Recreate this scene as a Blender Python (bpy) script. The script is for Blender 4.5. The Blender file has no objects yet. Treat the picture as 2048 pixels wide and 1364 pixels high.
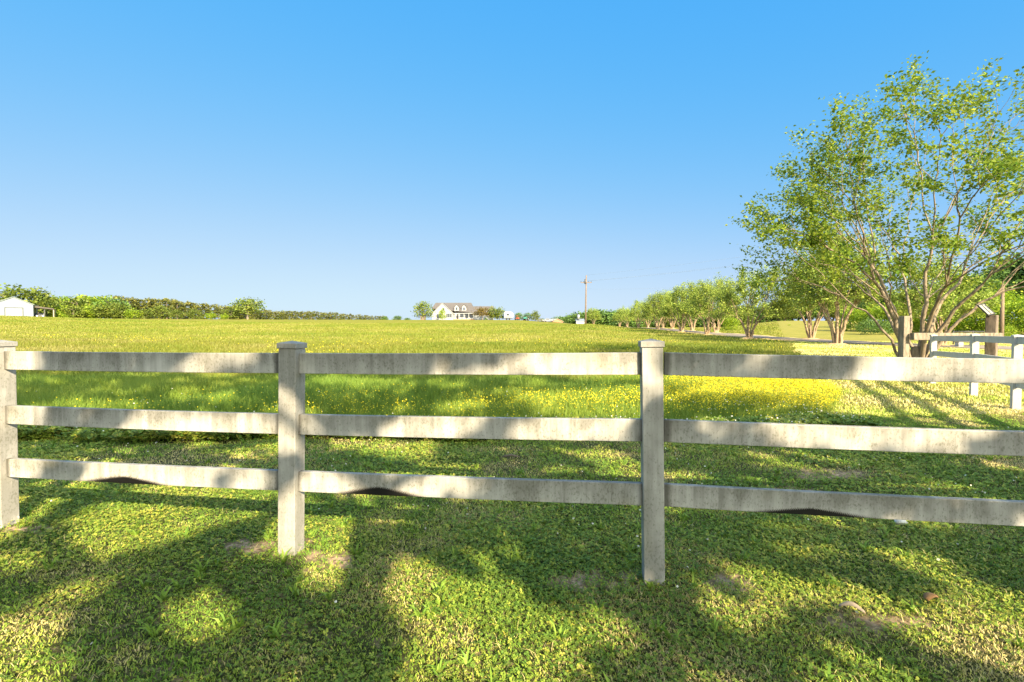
import bpy, math, random
import numpy as np
from mathutils import Vector, Matrix
rad = math.radians
rng = np.random.default_rng(7)
random.seed(7)
S = bpy.context.scene
C = S.collection

# ------------------------------------------------------------------ camera, sky, sun, exposure
EYE = 1.55
PITCH = rad(1.6)
FPX = 1000.0                      # focal length in photo pixels (2048 wide)
cam_d = bpy.data.cameras.new('camera')
cam = bpy.data.objects.new('camera', cam_d)
C.objects.link(cam)
cam.location = (0, 0, EYE)
cam.rotation_euler = (math.pi / 2 - PITCH, 0, 0)
cam_d.sensor_width = 36.0
cam_d.lens = FPX / 2048 * 36
cam_d.clip_start = 0.05
cam_d.clip_end = 4000
S.camera = cam

SH = (-0.77, 1.66)                # ground shift of a shadow per metre of height
SUN_EL = math.atan2(1, math.hypot(*SH))
sun_dir = Vector((-SH[0], -SH[1], 1)).normalized()
world = bpy.data.worlds.new('World')
S.world = world
world.use_nodes = True
wn = world.node_tree
bg = wn.nodes['Background']
sky = wn.nodes.new('ShaderNodeTexSky')
sky.sky_type = 'NISHITA'
sky.sun_disc = False
sky.sun_elevation = SUN_EL
sky.sun_rotation = math.atan2(sun_dir.x, sun_dir.y)
sky.air_density = 1.0
sky.dust_density = 0.3
sky.ozone_density = 2.2
sky.altitude = 0
# the photo's sky is evenly blue: compress the sky's range per channel, and add extra fill on its unseen sun side
def wmath(op, x, y):
    n = wn.nodes.new('ShaderNodeMath'); n.operation = op
    for i, v in enumerate((x, y)):
        if isinstance(v, (int, float)): n.inputs[i].default_value = v
        else: wn.links.new(v, n.inputs[i])
    return n.outputs[0]
ssep = wn.nodes.new('ShaderNodeSeparateColor'); scom = wn.nodes.new('ShaderNodeCombineColor')
wn.links.new(sky.outputs[0], ssep.inputs[0])
r2 = wmath('POWER', ssep.outputs[0], 2.0)
wn.links.new(wmath('ADD', wmath('MULTIPLY', wmath('DIVIDE', r2, wmath('ADD', r2, 9.5)), 1.47), 0.055), scom.inputs[0])
for i, k, p in ((1, 0.765, 0.365), (2, 1.93, 0.02)):
    wn.links.new(wmath('MULTIPLY', wmath('POWER', ssep.outputs[i], p), k), scom.inputs[i])
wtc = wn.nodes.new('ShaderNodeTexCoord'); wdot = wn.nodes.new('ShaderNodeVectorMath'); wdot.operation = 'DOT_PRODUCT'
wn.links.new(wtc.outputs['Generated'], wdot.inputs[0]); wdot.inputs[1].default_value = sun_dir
sky_fill = wmath('POWER', wmath('MAXIMUM', wdot.outputs['Value'], 0.0), 1.5)      # warm fill added to the unseen sky behind the camera, lifts the shade
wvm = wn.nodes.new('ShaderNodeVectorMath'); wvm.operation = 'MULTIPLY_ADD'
wn.links.new(sky_fill, wvm.inputs[0]); wvm.inputs[1].default_value = (8.0, 7.6, 5.9); wn.links.new(scom.outputs[0], wvm.inputs[2])
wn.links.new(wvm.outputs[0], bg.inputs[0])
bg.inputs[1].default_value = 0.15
sl = bpy.data.lights.new('sun', 'SUN')
sl.energy = 5.0
sl.angle = rad(0.5)
sl.color = (1.0, 0.82, 0.54)
so = bpy.data.objects.new('sun', sl)
C.objects.link(so)
so.rotation_euler = sun_dir.to_track_quat('Z', 'Y').to_euler()
so.location = (10, -20, 30)
S.view_settings.view_transform = 'Standard'
S.view_settings.look = 'None'
S.view_settings.exposure = 1.7
S.view_settings.gamma = 1.0
S.view_settings.use_curve_mapping = False
S.cycles.max_bounces = 6
S.cycles.diffuse_bounces = 3
S.cycles.transmission_bounces = 3
S.cycles.transparent_max_bounces = 4
S.cycles.use_denoising = True
S.cycles.denoising_prefilter = 'NONE'

# ------------------------------------------------------------------ pixel <-> world helpers (survey of the photo)
cp, sp = math.cos(PITCH), math.sin(PITCH)

def ray(px, py):
    a, b = (px - 1024) / FPX, (682 - py) / FPX
    return Vector((a, cp + b * sp, -sp + b * cp))

def at_depth(px, py, Y):
    d = ray(px, py)
    k = Y / d.y
    return Vector((d.x * k, Y, EYE + d.z * k))

def at_ground(px, py, z=0.0):
    d = ray(px, py)
    k = (z - EYE) / d.z
    return Vector((d.x * k, d.y * k, z))

# ------------------------------------------------------------------ object helpers
def tag(o, label=None, cat=None, group=None, kind=None):
    if label: o['label'] = label
    if cat: o['category'] = cat
    if group: o['group'] = group
    if kind: o['kind'] = kind
    return o

def thing(name, label, cat, loc=(0, 0, 0), rotz=0.0, group=None):
    o = bpy.data.objects.new(name, None)
    C.objects.link(o)
    o.empty_display_size = 0.2
    o.location = loc
    o.rotation_euler = (0, 0, rotz)
    return tag(o, label, cat, group)

def link_mesh(name, me, mat, parent=None, loc=None, rot=None):
    if mat and not me.materials:
        me.materials.append(mat)
    o = bpy.data.objects.new(name, me)
    C.objects.link(o)
    if parent: o.parent = parent
    if loc is not None: o.location = loc
    if rot is not None: o.rotation_euler = rot
    return o

def np_mesh(name, V, F, tint=None, smooth=False):
    """V (n,3) floats, F (m,k) ints, tint (n,) float point attribute."""
    me = bpy.data.meshes.new(name)
    V = np.ascontiguousarray(V, dtype=np.float32)
    F = np.ascontiguousarray(F, dtype=np.int32)
    n, (m, k) = len(V), F.shape
    me.vertices.add(n)
    me.vertices.foreach_set('co', V.ravel())
    me.loops.add(m * k)
    me.loops.foreach_set('vertex_index', F.ravel())
    me.polygons.add(m)
    me.polygons.foreach_set('loop_start', np.arange(0, m * k, k, dtype=np.int32))
    if smooth:
        me.polygons.foreach_set('use_smooth', np.ones(m, dtype=bool))
    me.update(calc_edges=True)
    if tint is not None:
        a = me.attributes.new('tint', 'FLOAT', 'POINT')
        a.data.foreach_set('value', np.ascontiguousarray(tint, dtype=np.float32))
    return me

class MB:
    """collects simple solids into one mesh"""
    def __init__(s): s.v, s.f, s.sm = [], [], []
    def add(s, vs, fs, smooth=False):
        b = len(s.v)
        s.v += [tuple(v) for v in vs]
        s.f += [tuple(i + b for i in f) for f in fs]
        s.sm += [smooth] * len(fs)
        return s
    def box(s, x0, x1, y0, y1, z0, z1):
        vs = [(x, y, z) for z in (z0, z1) for y in (y0, y1) for x in (x0, x1)]
        return s.add(vs, [(0, 2, 3, 1), (4, 5, 7, 6), (0, 1, 5, 4), (2, 6, 7, 3), (0, 4, 6, 2), (1, 3, 7, 5)])
    def prism_y(s, pts, y0, y1):
        """outline in xz (counter-clockwise seen from -y) extruded along y"""
        n = len(pts)
        vs = [(x, y0, z) for x, z in pts] + [(x, y1, z) for x, z in pts]
        fs = [tuple(range(n)), tuple(range(2 * n - 1, n - 1, -1))]
        fs += [(i, i + n, (i + 1) % n + n, (i + 1) % n) for i in range(n)]
        return s.add(vs, fs)
    def prism_x(s, pts, x0, x1):
        n = len(pts)
        vs = [(x0, y, z) for y, z in pts] + [(x1, y, z) for y, z in pts]
        fs = [tuple(range(n)), tuple(range(2 * n - 1, n - 1, -1))]
        fs += [(i, i + n, (i + 1) % n + n, (i + 1) % n) for i in range(n)]
        return s.add(vs, fs)
    def tube(s, pts, radii, n=8, caps=True):
        pts = [Vector(p) for p in pts]
        b = len(s.v)
        ref = None
        for i, p in enumerate(pts):
            d = (pts[min(i + 1, len(pts) - 1)] - pts[max(i - 1, 0)]).normalized()
            if ref is None:
                ref = d.orthogonal().normalized()
            u = (ref - d * ref.dot(d))
            u = u.normalized() if u.length > 1e-6 else d.orthogonal().normalized()
            ref = u
            w = d.cross(u)
            r = radii[i] if hasattr(radii, '__len__') else radii
            for k in range(n):
                a = 2 * math.pi * k / n
                s.v.append(tuple(p + (u * math.cos(a) + w * math.sin(a)) * r))
        for i in range(len(pts) - 1):
            for k in range(n):
                k2 = (k + 1) % n
                s.f.append((b + i * n + k, b + i * n + k2, b + (i + 1) * n + k2, b + (i + 1) * n + k))
                s.sm.append(True)
        if caps:
            s.f.append(tuple(b + k for k in range(n - 1, -1, -1))); s.sm.append(False)
            e = b + (len(pts) - 1) * n
            s.f.append(tuple(e + k for k in range(n))); s.sm.append(False)
        return s
    def mesh(s, name):
        me = bpy.data.meshes.new(name)
        me.from_pydata(s.v, [], s.f)
        me.polygons.foreach_set('use_smooth', s.sm)
        me.update()
        return me
    def build(s, name, mat, parent=None, loc=None, rot=None, bevel=0, seg=2):
        o = link_mesh(name, s.mesh(name), mat, parent, loc, rot)
        if bevel:
            m = o.modifiers.new('bevel', 'BEVEL')
            m.width = bevel; m.segments = seg; m.limit_method = 'ANGLE'
        return o

# ------------------------------------------------------------------ materials
def new_mat(name):
    m = bpy.data.materials.new(name)
    m.use_nodes = True
    nt = m.node_tree
    return m, nt, nt.nodes['Principled BSDF']

def N(nt, typ, **kw):
    n = nt.nodes.new(typ)
    for k, v in kw.items():
        if k.startswith('i_'):
            n.inputs[k[2:].replace('_', ' ')].default_value = v
        else:
            setattr(n, k, v)
    return n

def ramp(nt, stops, src=None):
    r = nt.nodes.new('ShaderNodeValToRGB')
    el = r.color_ramp.elements
    while len(el) < len(stops): el.new(0.5)
    for e, (p, c) in zip(el, stops):
        e.position = p
        e.color = (*c, 1) if len(c) == 3 else c
    if src is not None: nt.links.new(src, r.inputs[0])
    return r

def mathn(nt, op, a, b=None, c=None, clamp=False):
    n = nt.nodes.new('ShaderNodeMath')
    n.operation = op
    n.use_clamp = clamp
    for i, v in enumerate((a, b, c)):
        if v is None: continue
        if isinstance(v, (int, float)): n.inputs[i].default_value = v
        else: nt.links.new(v, n.inputs[i])
    return n.outputs[0]

def mixc(nt, fac, a, b):
    n = nt.nodes.new('ShaderNodeMix')
    n.data_type = 'RGBA'
    for i, v in ((0, fac), (6, a), (7, b)):
        if isinstance(v, (int, float)): n.inputs[i].default_value = v
        elif isinstance(v, tuple): n.inputs[i].default_value = (*v, 1)
        else: nt.links.new(v, n.inputs[i])
    return n.outputs[2]

def plain(name, col, rough=0.6, metal=0.0, noise=0.12, scale=6.0, spec=0.4):
    m, nt, b = new_mat(name)
    tc = N(nt, 'ShaderNodeTexCoord')
    nz = N(nt, 'ShaderNodeTexNoise', i_Scale=scale, i_Detail=6.0)
    nt.links.new(tc.outputs['Object'], nz.inputs['Vector'])
    lo = tuple(c * (1 - noise) for c in col); hi = tuple(min(1, c * (1 + noise)) for c in col)
    r = ramp(nt, [(0.3, lo), (0.7, hi)], nz.outputs[0])
    nt.links.new(r.outputs[0], b.inputs['Base Color'])
    b.inputs['Roughness'].default_value = rough
    b.inputs['Metallic'].default_value = metal
    b.inputs['Specular IOR Level'].default_value = spec
    return m

def foliage(name, stops, trans=0.35, rough=0.55, spec=0.25, vary=0.12):
    """leaf / blade material: colour from the per-leaf 'tint' attribute"""
    m, nt, b = new_mat(name)
    at = N(nt, 'ShaderNodeAttribute', attribute_name='tint')
    r = ramp(nt, stops, at.outputs['Fac'])
    oi = N(nt, 'ShaderNodeObjectInfo')
    h = N(nt, 'ShaderNodeHueSaturation')
    nt.links.new(mathn(nt, 'MULTIPLY_ADD', oi.outputs['Random'], vary * 2, 1 - vary), h.inputs['Value'])
    nt.links.new(r.outputs[0], h.inputs['Color'])
    nt.links.new(h.outputs[0], b.inputs['Base Color'])
    b.inputs['Roughness'].default_value = rough
    b.inputs['Specular IOR Level'].default_value = spec
    tr = N(nt, 'ShaderNodeBsdfTranslucent')
    nt.links.new(h.outputs[0], tr.inputs['Color'])
    mx = N(nt, 'ShaderNodeMixShader')
    mx.inputs[0].default_value = trans
    nt.links.new(b.outputs[0], mx.inputs[1])
    nt.links.new(tr.outputs[0], mx.inputs[2])
    nt.links.new(mx.outputs[0], nt.nodes['Material Output'].inputs[0])
    return m

def bark(name, c1, c2, scale=9.0):
    m, nt, b = new_mat(name)
    tc = N(nt, 'ShaderNodeTexCoord')
    mp = N(nt, 'ShaderNodeMapping')
    mp.inputs['Scale'].default_value = (1, 1, 0.25)
    nt.links.new(tc.outputs['Object'], mp.inputs[0])
    nz = N(nt, 'ShaderNodeTexNoise', i_Scale=scale, i_Detail=8.0, i_Roughness=0.65)
    nt.links.new(mp.outputs[0], nz.inputs['Vector'])
    r = ramp(nt, [(0.32, c1), (0.62, c2)], nz.outputs[0])
    nt.links.new(r.outputs[0], b.inputs['Base Color'])
    b.inputs['Roughness'].default_value = 0.85
    bp = N(nt, 'ShaderNodeBump', i_Strength=0.5, i_Distance=0.02)
    nt.links.new(nz.outputs[0], bp.inputs['Height'])
    nt.links.new(bp.outputs[0], b.inputs['Normal'])
    return m

def vinyl(name, notch=False, top_z=0.07, grime=1.0, white=1.0, ends=False):
    """weathered off-white vinyl: vertical drip streaks, mildew specks, lichen; optionally a scorched bite at the lower edge"""
    m, nt, b = new_mat(name)
    tc = N(nt, 'ShaderNodeTexCoord')
    oi = N(nt, 'ShaderNodeObjectInfo')
    sep = N(nt, 'ShaderNodeSeparateXYZ')
    nt.links.new(tc.outputs['Object'], sep.inputs[0])
    off = N(nt, 'ShaderNodeVectorMath', operation='SCALE')
    comb = N(nt, 'ShaderNodeCombineXYZ')
    for i in range(3): nt.links.new(oi.outputs['Random'], comb.inputs[i])
    nt.links.new(comb.outputs[0], off.inputs[0]); off.inputs[3].default_value = 57.0
    add = N(nt, 'ShaderNodeVectorMath', operation='ADD')
    nt.links.new(tc.outputs['Object'], add.inputs[0]); nt.links.new(off.outputs[0], add.inputs[1])
    P = add.outputs[0]
    def noise(scale, detail, vec_scale=(1, 1, 1), rough=0.6):
        mp = N(nt, 'ShaderNodeMapping'); mp.inputs['Scale'].default_value = vec_scale
        nt.links.new(P, mp.inputs[0])
        n = N(nt, 'ShaderNodeTexNoise', i_Scale=scale, i_Detail=detail, i_Roughness=rough)
        nt.links.new(mp.outputs[0], n.inputs['Vector'])
        return n.outputs[0]
    streak = noise(17, 6, (1, 1, 0.10))
    blot = noise(3.2, 5)
    speck = noise(95, 4, (1, 1, 0.6))
    # streak dirt, heavier near the top edge
    hgt = mathn(nt, 'MINIMUM', mathn(nt, 'MULTIPLY_ADD', sep.outputs[2], 3.2, 0.22), 0.44)
    grain = noise(60, 4, (1, 1, 0.05))
    d1 = mathn(nt, 'ADD', mathn(nt, 'MULTIPLY', streak, 0.75), mathn(nt, 'ADD', mathn(nt, 'MULTIPLY', blot, 1.0), mathn(nt, 'MULTIPLY', grain, 0.25)))
    d1 = mathn(nt, 'ADD', d1, mathn(nt, 'MULTIPLY', hgt, 0.45))
    dirt = ramp(nt, [(0.41, (0, 0, 0)), (0.70, (1, 1, 1))], mathn(nt, 'MULTIPLY', d1, 0.55)).outputs[0]
    sp1 = mathn(nt, 'ADD', mathn(nt, 'MULTIPLY', speck, 0.85), mathn(nt, 'MULTIPLY', blot, 0.36))
    specks = ramp(nt, [(0.645, (0, 0, 0)), (0.74, (1, 1, 1))], sp1).outputs[0]
    c = mixc(nt, mathn(nt, 'MULTIPLY', dirt, min(1, 0.80 * grime)), (0.53 * white, 0.522 * white, 0.505 * white), (0.125, 0.120, 0.105))
    c = mixc(nt, mathn(nt, 'MULTIPLY', specks, 0.55 * grime), c, (0.10, 0.105, 0.07))
    green = ramp(nt, [(0.58, (0, 0, 0)), (0.75, (1, 1, 1))], noise(2.1, 3)).outputs[0]
    c = mixc(nt, mathn(nt, 'MULTIPLY', green, 0.22 * grime), c, (0.25, 0.24, 0.10))
    b.inputs['Roughness'].default_value = 0.55
    b.inputs['Specular IOR Level'].default_value = 0.3
    if ends:
        # grime gathered where the rail enters its post
        he = N(nt, 'ShaderNodeAttribute', attribute_name='half_len'); he.attribute_type = 'OBJECT'
        e_ = mathn(nt, 'SUBTRACT', mathn(nt, 'ABSOLUTE', sep.outputs[0]), mathn(nt, 'SUBTRACT', he.outputs['Fac'], 0.040))
        e_ = mathn(nt, 'DIVIDE', mathn(nt, 'ADD', e_, mathn(nt, 'MULTIPLY', mathn(nt, 'SUBTRACT', blot, .5), .05)), 0.025, clamp=True)
        c = mixc(nt, mathn(nt, 'MULTIPLY', e_, 0.75), c, (0.05, 0.047, 0.04))
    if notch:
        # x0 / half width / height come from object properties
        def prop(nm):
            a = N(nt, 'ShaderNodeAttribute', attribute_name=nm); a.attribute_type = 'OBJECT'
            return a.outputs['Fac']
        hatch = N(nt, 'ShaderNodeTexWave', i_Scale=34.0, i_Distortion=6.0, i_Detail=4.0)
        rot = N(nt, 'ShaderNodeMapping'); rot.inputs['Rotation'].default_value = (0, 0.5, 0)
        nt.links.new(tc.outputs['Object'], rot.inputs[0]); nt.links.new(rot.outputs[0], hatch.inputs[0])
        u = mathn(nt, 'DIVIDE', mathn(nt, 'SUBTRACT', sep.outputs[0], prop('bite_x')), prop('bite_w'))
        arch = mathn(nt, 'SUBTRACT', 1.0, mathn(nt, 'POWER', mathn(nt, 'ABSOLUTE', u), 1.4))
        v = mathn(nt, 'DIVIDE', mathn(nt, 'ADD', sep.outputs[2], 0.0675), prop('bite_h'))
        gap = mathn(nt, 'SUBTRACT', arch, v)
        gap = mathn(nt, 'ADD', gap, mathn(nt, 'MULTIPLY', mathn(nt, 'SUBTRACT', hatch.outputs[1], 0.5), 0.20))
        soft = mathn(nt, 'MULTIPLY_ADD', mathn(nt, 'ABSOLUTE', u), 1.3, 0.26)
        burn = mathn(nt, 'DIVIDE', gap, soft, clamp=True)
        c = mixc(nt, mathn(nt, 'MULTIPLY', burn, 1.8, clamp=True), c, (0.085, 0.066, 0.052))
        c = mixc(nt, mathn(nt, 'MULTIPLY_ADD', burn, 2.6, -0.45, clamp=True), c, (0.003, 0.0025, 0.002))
    nt.links.new(c, b.inputs['Base Color'])
    bp = N(nt, 'ShaderNodeBump', i_Strength=0.15, i_Distance=0.003)
    nt.links.new(streak, bp.inputs['Height'])
    nt.links.new(bp.outputs[0], b.inputs['Normal'])
    return m

M = {}
M['rail'] = vinyl('weathered vinyl rail', notch=False, ends=True)
M['rail_burnt'] = vinyl('weathered vinyl rail with burnt edge', notch=True, ends=True)
M['post'] = vinyl('weathered vinyl post', grime=0.85)
M['cap'] = vinyl('weathered vinyl cap', grime=0.7, white=.72)
M['white_post'] = vinyl('cleaner white vinyl', grime=0.35, white=1.05)
M['grass_short'] = foliage('mown grass blades', [(0.0, (0.148, 0.276, 0.034)), (0.4, (0.274, 0.395, 0.05)), (0.7, (0.444, 0.467, 0.098)), (1.0, (0.609, 0.515, 0.249))], trans=0.25)
M['far_grass'] = foliage('far meadow grass', [(0.0, (0.08, 0.147, 0.013)), (0.5, (0.148, 0.186, 0.021)), (0.8, (0.203, 0.209, 0.032)), (1.0, (0.259, 0.244, 0.078))], trans=0.3)
M['clover'] = foliage('clover leaves', [(0.0, (0.089, 0.167, 0.022)), (0.6, (0.204, 0.281, 0.034)), (1.0, (0.382, 0.367, 0.06))], trans=0.2)
M['meadow'] = foliage('tall meadow grass', [(0.0, (0.13, 0.235, 0.032)), (0.5, (0.25, 0.315, 0.045)), (0.8, (0.40, 0.39, 0.055)), (1.0, (0.52, 0.44, 0.13))], trans=0.3)
M['yellow'] = foliage('yellow petals', [(0.0, (0.74, 0.60, 0.014)), (1.0, (0.88, 0.76, 0.04))], trans=0.2)
M['white_petal'] = foliage('white clover heads', [(0.0, (0.62, 0.62, 0.50)), (1.0, (0.78, 0.76, 0.70))], trans=0.15)
M['leaf_near'] = foliage('crape myrtle leaves', [(0.0, (0.065, 0.14, 0.019)), (0.5, (0.161, 0.236, 0.024)), (1.0, (0.32, 0.352, 0.043))], trans=0.4, spec=0.15)
M['leaf_row'] = foliage('crape myrtle row leaves', [(0.0, (0.108, 0.171, 0.034)), (0.5, (0.237, 0.319, 0.053)), (1.0, (0.416, 0.466, 0.084))], trans=0.35)
M['leaf_bright'] = foliage('bright spring leaves', [(0.0, (0.107, 0.208, 0.015)), (0.6, (0.252, 0.359, 0.02)), (1.0, (0.415, 0.452, 0.038))], trans=0.4)
M['leaf_mid'] = foliage('broadleaf leaves', [(0.0, (0.062, 0.102, 0.018)), (0.6, (0.138, 0.184, 0.027)), (1.0, (0.245, 0.266, 0.046))], trans=0.3)
M['leaf_dark'] = foliage('dark leaves', [(0.0, (0.05, 0.104, 0.025)), (0.6, (0.1, 0.18, 0.036)), (1.0, (0.18, 0.27, 0.054))], trans=0.25)
M['leaf_pine'] = foliage('pine needles', [(0.0, (0.065, 0.089, 0.021)), (0.5, (0.137, 0.158, 0.031)), (1.0, (0.258, 0.235, 0.054))], trans=0.25)
M['leaf_red'] = foliage('bronze leaves', [(0.0, (0.085, 0.070, 0.020)), (0.6, (0.15, 0.11, 0.03)), (1.0, (0.22, 0.18, 0.05))], trans=0.3)
M['leaf_shade'] = foliage('oak leaves', [(0.0, (0.17, 0.27, 0.07)), (1.0, (0.25, 0.34, 0.09))], trans=0.55)
M['bark_myrtle'] = bark('crape myrtle bark', (0.17, 0.115, 0.065), (0.37, 0.28, 0.185))
M['bark_big'] = bark('old crape myrtle bark', (0.10, 0.075, 0.05), (0.27, 0.215, 0.15), scale=12)
M['bark'] = bark('grey brown bark', (0.09, 0.07, 0.05), (0.20, 0.16, 0.12))
M['bark_pale'] = bark('pale bark', (0.20, 0.17, 0.13), (0.36, 0.31, 0.24))
M['timber'] = bark('weathered timber', (0.10, 0.082, 0.062), (0.265, 0.225, 0.175), scale=14)
M['timber_dark'] = bark('creosoted timber', (0.06, 0.048, 0.038), (0.20, 0.155, 0.12), scale=10)
M['white_paint'] = plain('white siding', (0.29, 0.305, 0.33), 0.6, noise=0.04)
M['metal_wall'] = plain('white ribbed sheet metal', (0.17, 0.205, 0.25), 0.45, noise=0.03)
M['door_white'] = plain('white roller door', (0.235, 0.26, 0.29), 0.5, noise=0.03)
M['trim_grey'] = plain('grey trim', (0.06, 0.07, 0.085), 0.5)
M['roof_shingle'] = plain('grey brown shingles', (0.085, 0.078, 0.078), 0.85, noise=0.25, scale=2)
M['roof_metal'] = plain('dull green metal roof', (0.16, 0.20, 0.20), 0.5)
M['roof_rust'] = plain('dark rusty roof', (0.07, 0.06, 0.05), 0.7)
M['glass'] = plain('dark window glass', (0.035, 0.045, 0.06), 0.12, noise=0.05, spec=0.6)
M['shutter'] = plain('dark shutters', (0.035, 0.04, 0.05), 0.6)
M['brick'] = plain('brick', (0.34, 0.20, 0.13), 0.85, noise=0.3, scale=12)
M['red_brick'] = plain('red brick gable', (0.40, 0.16, 0.09), 0.85, noise=0.2)
M['red_paint'] = plain('red paint', (0.52, 0.09, 0.035), 0.45)
M['teal_paint'] = plain('teal paint', (0.05, 0.20, 0.16), 0.45)
M['white_metal'] = plain('white vehicle paint', (0.28, 0.30, 0.33), 0.3, noise=0.02)
M['silver'] = plain('silver vehicle paint', (0.42, 0.45, 0.50), 0.25, metal=0.4, noise=0.03)
M['dark_paint'] = plain('dark vehicle paint', (0.04, 0.05, 0.07), 0.3)
M['olive_paint'] = plain('dull olive paint', (0.12, 0.13, 0.08), 0.6)
M['tyre'] = plain('black rubber', (0.02, 0.02, 0.02), 0.85)
M['black_metal'] = plain('dark steel', (0.06, 0.06, 0.065), 0.5, metal=0.3)
M['galv'] = plain('galvanised steel', (0.34, 0.35, 0.36), 0.45, metal=0.6)
M['wire'] = plain('grey wire', (0.30, 0.32, 0.35), 0.6)
M['pole'] = bark('utility pole wood', (0.11, 0.075, 0.05), (0.20, 0.145, 0.10))
M['panel_back'] = plain('pale panel backing', (0.30, 0.30, 0.26), 0.5)
M['solar'] = plain('solar cells', (0.02, 0.025, 0.05), 0.15)
M['dry_leaf'] = plain('dry leaf', (0.36, 0.28, 0.20), 0.8, noise=0.25, scale=30)
M['brown_leaf'] = plain('brown leaf', (0.28, 0.15, 0.06), 0.8, noise=0.3, scale=30)
M['stone'] = plain('pale stone', (0.66, 0.64, 0.60), 0.8, noise=0.2, scale=25)
M['straw'] = plain('pine straw mulch', (0.42, 0.29, 0.16), 0.95, noise=0.4, scale=8)

# ------------------------------------------------------------------ terrain height
TT = np.array([-1.2, -0.6, -0.2, 0.0, 0.08, 0.15, 0.25, 0.4, 0.55, 0.8, 1.2])
RR = np.array([0, 20, 60, 110, 150, 205, 300, 900.0])
ZZ = np.array([
    [0, 0, .95, 2.6, 4.1, 4.2, 4.2, 4.2],
    [0, 0, .80, 2.1, 3.1, 4.3, 4.3, 4.3],
    [0, 0, .80, 2.1, 3.1, 4.45, 4.4, 4.4],
    [0, 0, .80, 2.1, 3.1, 4.45, 4.3, 4.0],
    [0, 0, .80, 2.0, 2.7, 3.6, 3.5, 3.5],
    [0, 0, .75, 2.1, 2.3, 2.3, 2.1, 2.0],
    [0, 0, .60, 1.25, 1.4, 1.4, 1.4, 1.4],
    [0, 0, .50, 1.2, 1.5, 1.5, 1.5, 1.5],
    [0, 0, .50, 1.9, 3.2, 3.3, 3.3, 3.3],
    [0, 0, .50, 1.9, 3.0, 3.2, 3.2, 3.2],
    [0, 0, .50, 1.9, 3.0, 3.2, 3.2, 3.2]])

def smooth01(x):
    x = np.clip(x, 0, 1)
    return x * x * (3 - 2 * x)

def Hn(x, y):
    x = np.asarray(x, float); y = np.asarray(y, float)
    r = np.hypot(x, y)
    ang = np.degrees(np.arctan2(x, y))
    t = np.tan(np.radians(np.clip(ang, -50, 50)))
    w = 1 - smooth01((np.abs(ang) - 58) / 30)
    ti = np.clip(np.searchsorted(TT, t) - 1, 0, len(TT) - 2)
    ri = np.clip(np.searchsorted(RR, r) - 1, 0, len(RR) - 2)
    a = smooth01((t - TT[ti]) / (TT[ti + 1] - TT[ti]))
    b = np.clip((r - RR[ri]) / (RR[ri + 1] - RR[ri]), 0, 1)
    z = (ZZ[ti, ri] * (1 - a) * (1 - b) + ZZ[ti + 1, ri] * a * (1 - b) + ZZ[ti, ri + 1] * (1 - a) * b + ZZ[ti + 1, ri + 1] * a * b) * w
    local = 0.027 * np.maximum(0, -x) * np.exp(-(r / 9.0) ** 2)
    bumps = 0.035 * np.sin(x * 0.9 + 1.3 * np.sin(y * 0.5)) * np.sin(y * 0.8 + 0.4) * smooth01((r - 5) / 8)
    return z + local + bumps

def H(x, y): return float(Hn(x, y))

# layout of the ground, metres
MEADOW_FRONT = lambda x: 7.0 + 0.07 * x + 0.12 * np.sin(x * 1.7) + 0.08 * np.sin(x * 4.1 + 1)
MEADOW_RIGHT = lambda y: 5.6 + (y - 8.2) * 0.52 + 0.25 * np.sin(y * 1.3)
DRIVE = [(64, 20), (46, 24), (36, 26.5), (30, 29), (26.9, 34), (25.9, 42), (25.9, 52), (26.6, 65), (27.8, 80), (29.4, 95), (31.8, 115), (34, 140), (30, 175), (14, 203), (4, 212)]
LROW = [(1675, 36), (1498, 48), (1414, 61), (1363, 73), (1315, 95), (1276, 120), (1239, 160)]
RROW = [(1882, 33), (1622, 45), (1433, 70), (1385, 84), (1345, 100), (1326, 112), (1296, 130), (1255, 150), (1187, 185)]
rowpos = [((px - 1024) / FPX * d, d) for px, d in LROW + RROW]
BIG_TREE = ((1832 - 1024) / FPX * 16.5, 16.5)
SOIL = [(-1.78, 3.42, .34, .15), (-1.2, 3.22, .20, .16), (.52, 3.02, .30, .12), (-3.6, 3.62, .22, .12), (1.3, 2.98, .22, .10), (2.6, 4.6, .4, .2), (3.3, 5.2, .5, .2), (1.9, 2.6, .25, .12)]
f = FPX
FENCE = [(-6.1, 4.03, .13), (-3.80, 3.70, .085), (-1.495, 3.345, .028), (.865, 3.022, .0), (3.22, 2.70, -.01), (5.60, 2.38, -.01)]
S1 = (9.3, 9.2)
SIDE = [(5.60 + (9.3 - 5.6) * k / 3, 2.38 + (9.2 - 2.38) * k / 3) for k in (1, 2)] + [S1, (10.37, 11.2), (11.3, 13.4)]

def vnoise(x, y, seed, cell):
    g = np.random.default_rng(seed)
    T = g.random((64, 64))
    u, v = x / cell + 1000, y / cell + 1000
    i, j = np.floor(u).astype(int), np.floor(v).astype(int)
    a, b = smooth01(u - i), smooth01(v - j)
    return (T[i % 64, j % 64] * (1 - a) + T[(i + 1) % 64, j % 64] * a) * (1 - b) + (T[i % 64, (j + 1) % 64] * (1 - a) + T[(i + 1) % 64, (j + 1) % 64] * a) * b

# ------------------------------------------------------------------ ground sheet (polar grid to the horizon)
def drive_dist(x, y):
    best = np.full(np.shape(x), 1e9)
    for (x0, y0), (x1, y1) in zip(DRIVE[:-1], DRIVE[1:]):
        dx, dy = x1 - x0, y1 - y0
        t = np.clip(((x - x0) * dx + (y - y0) * dy) / (dx * dx + dy * dy), 0, 1)
        best = np.minimum(best, np.hypot(x - x0 - t * dx, y - y0 - t * dy))
    return best

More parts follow.
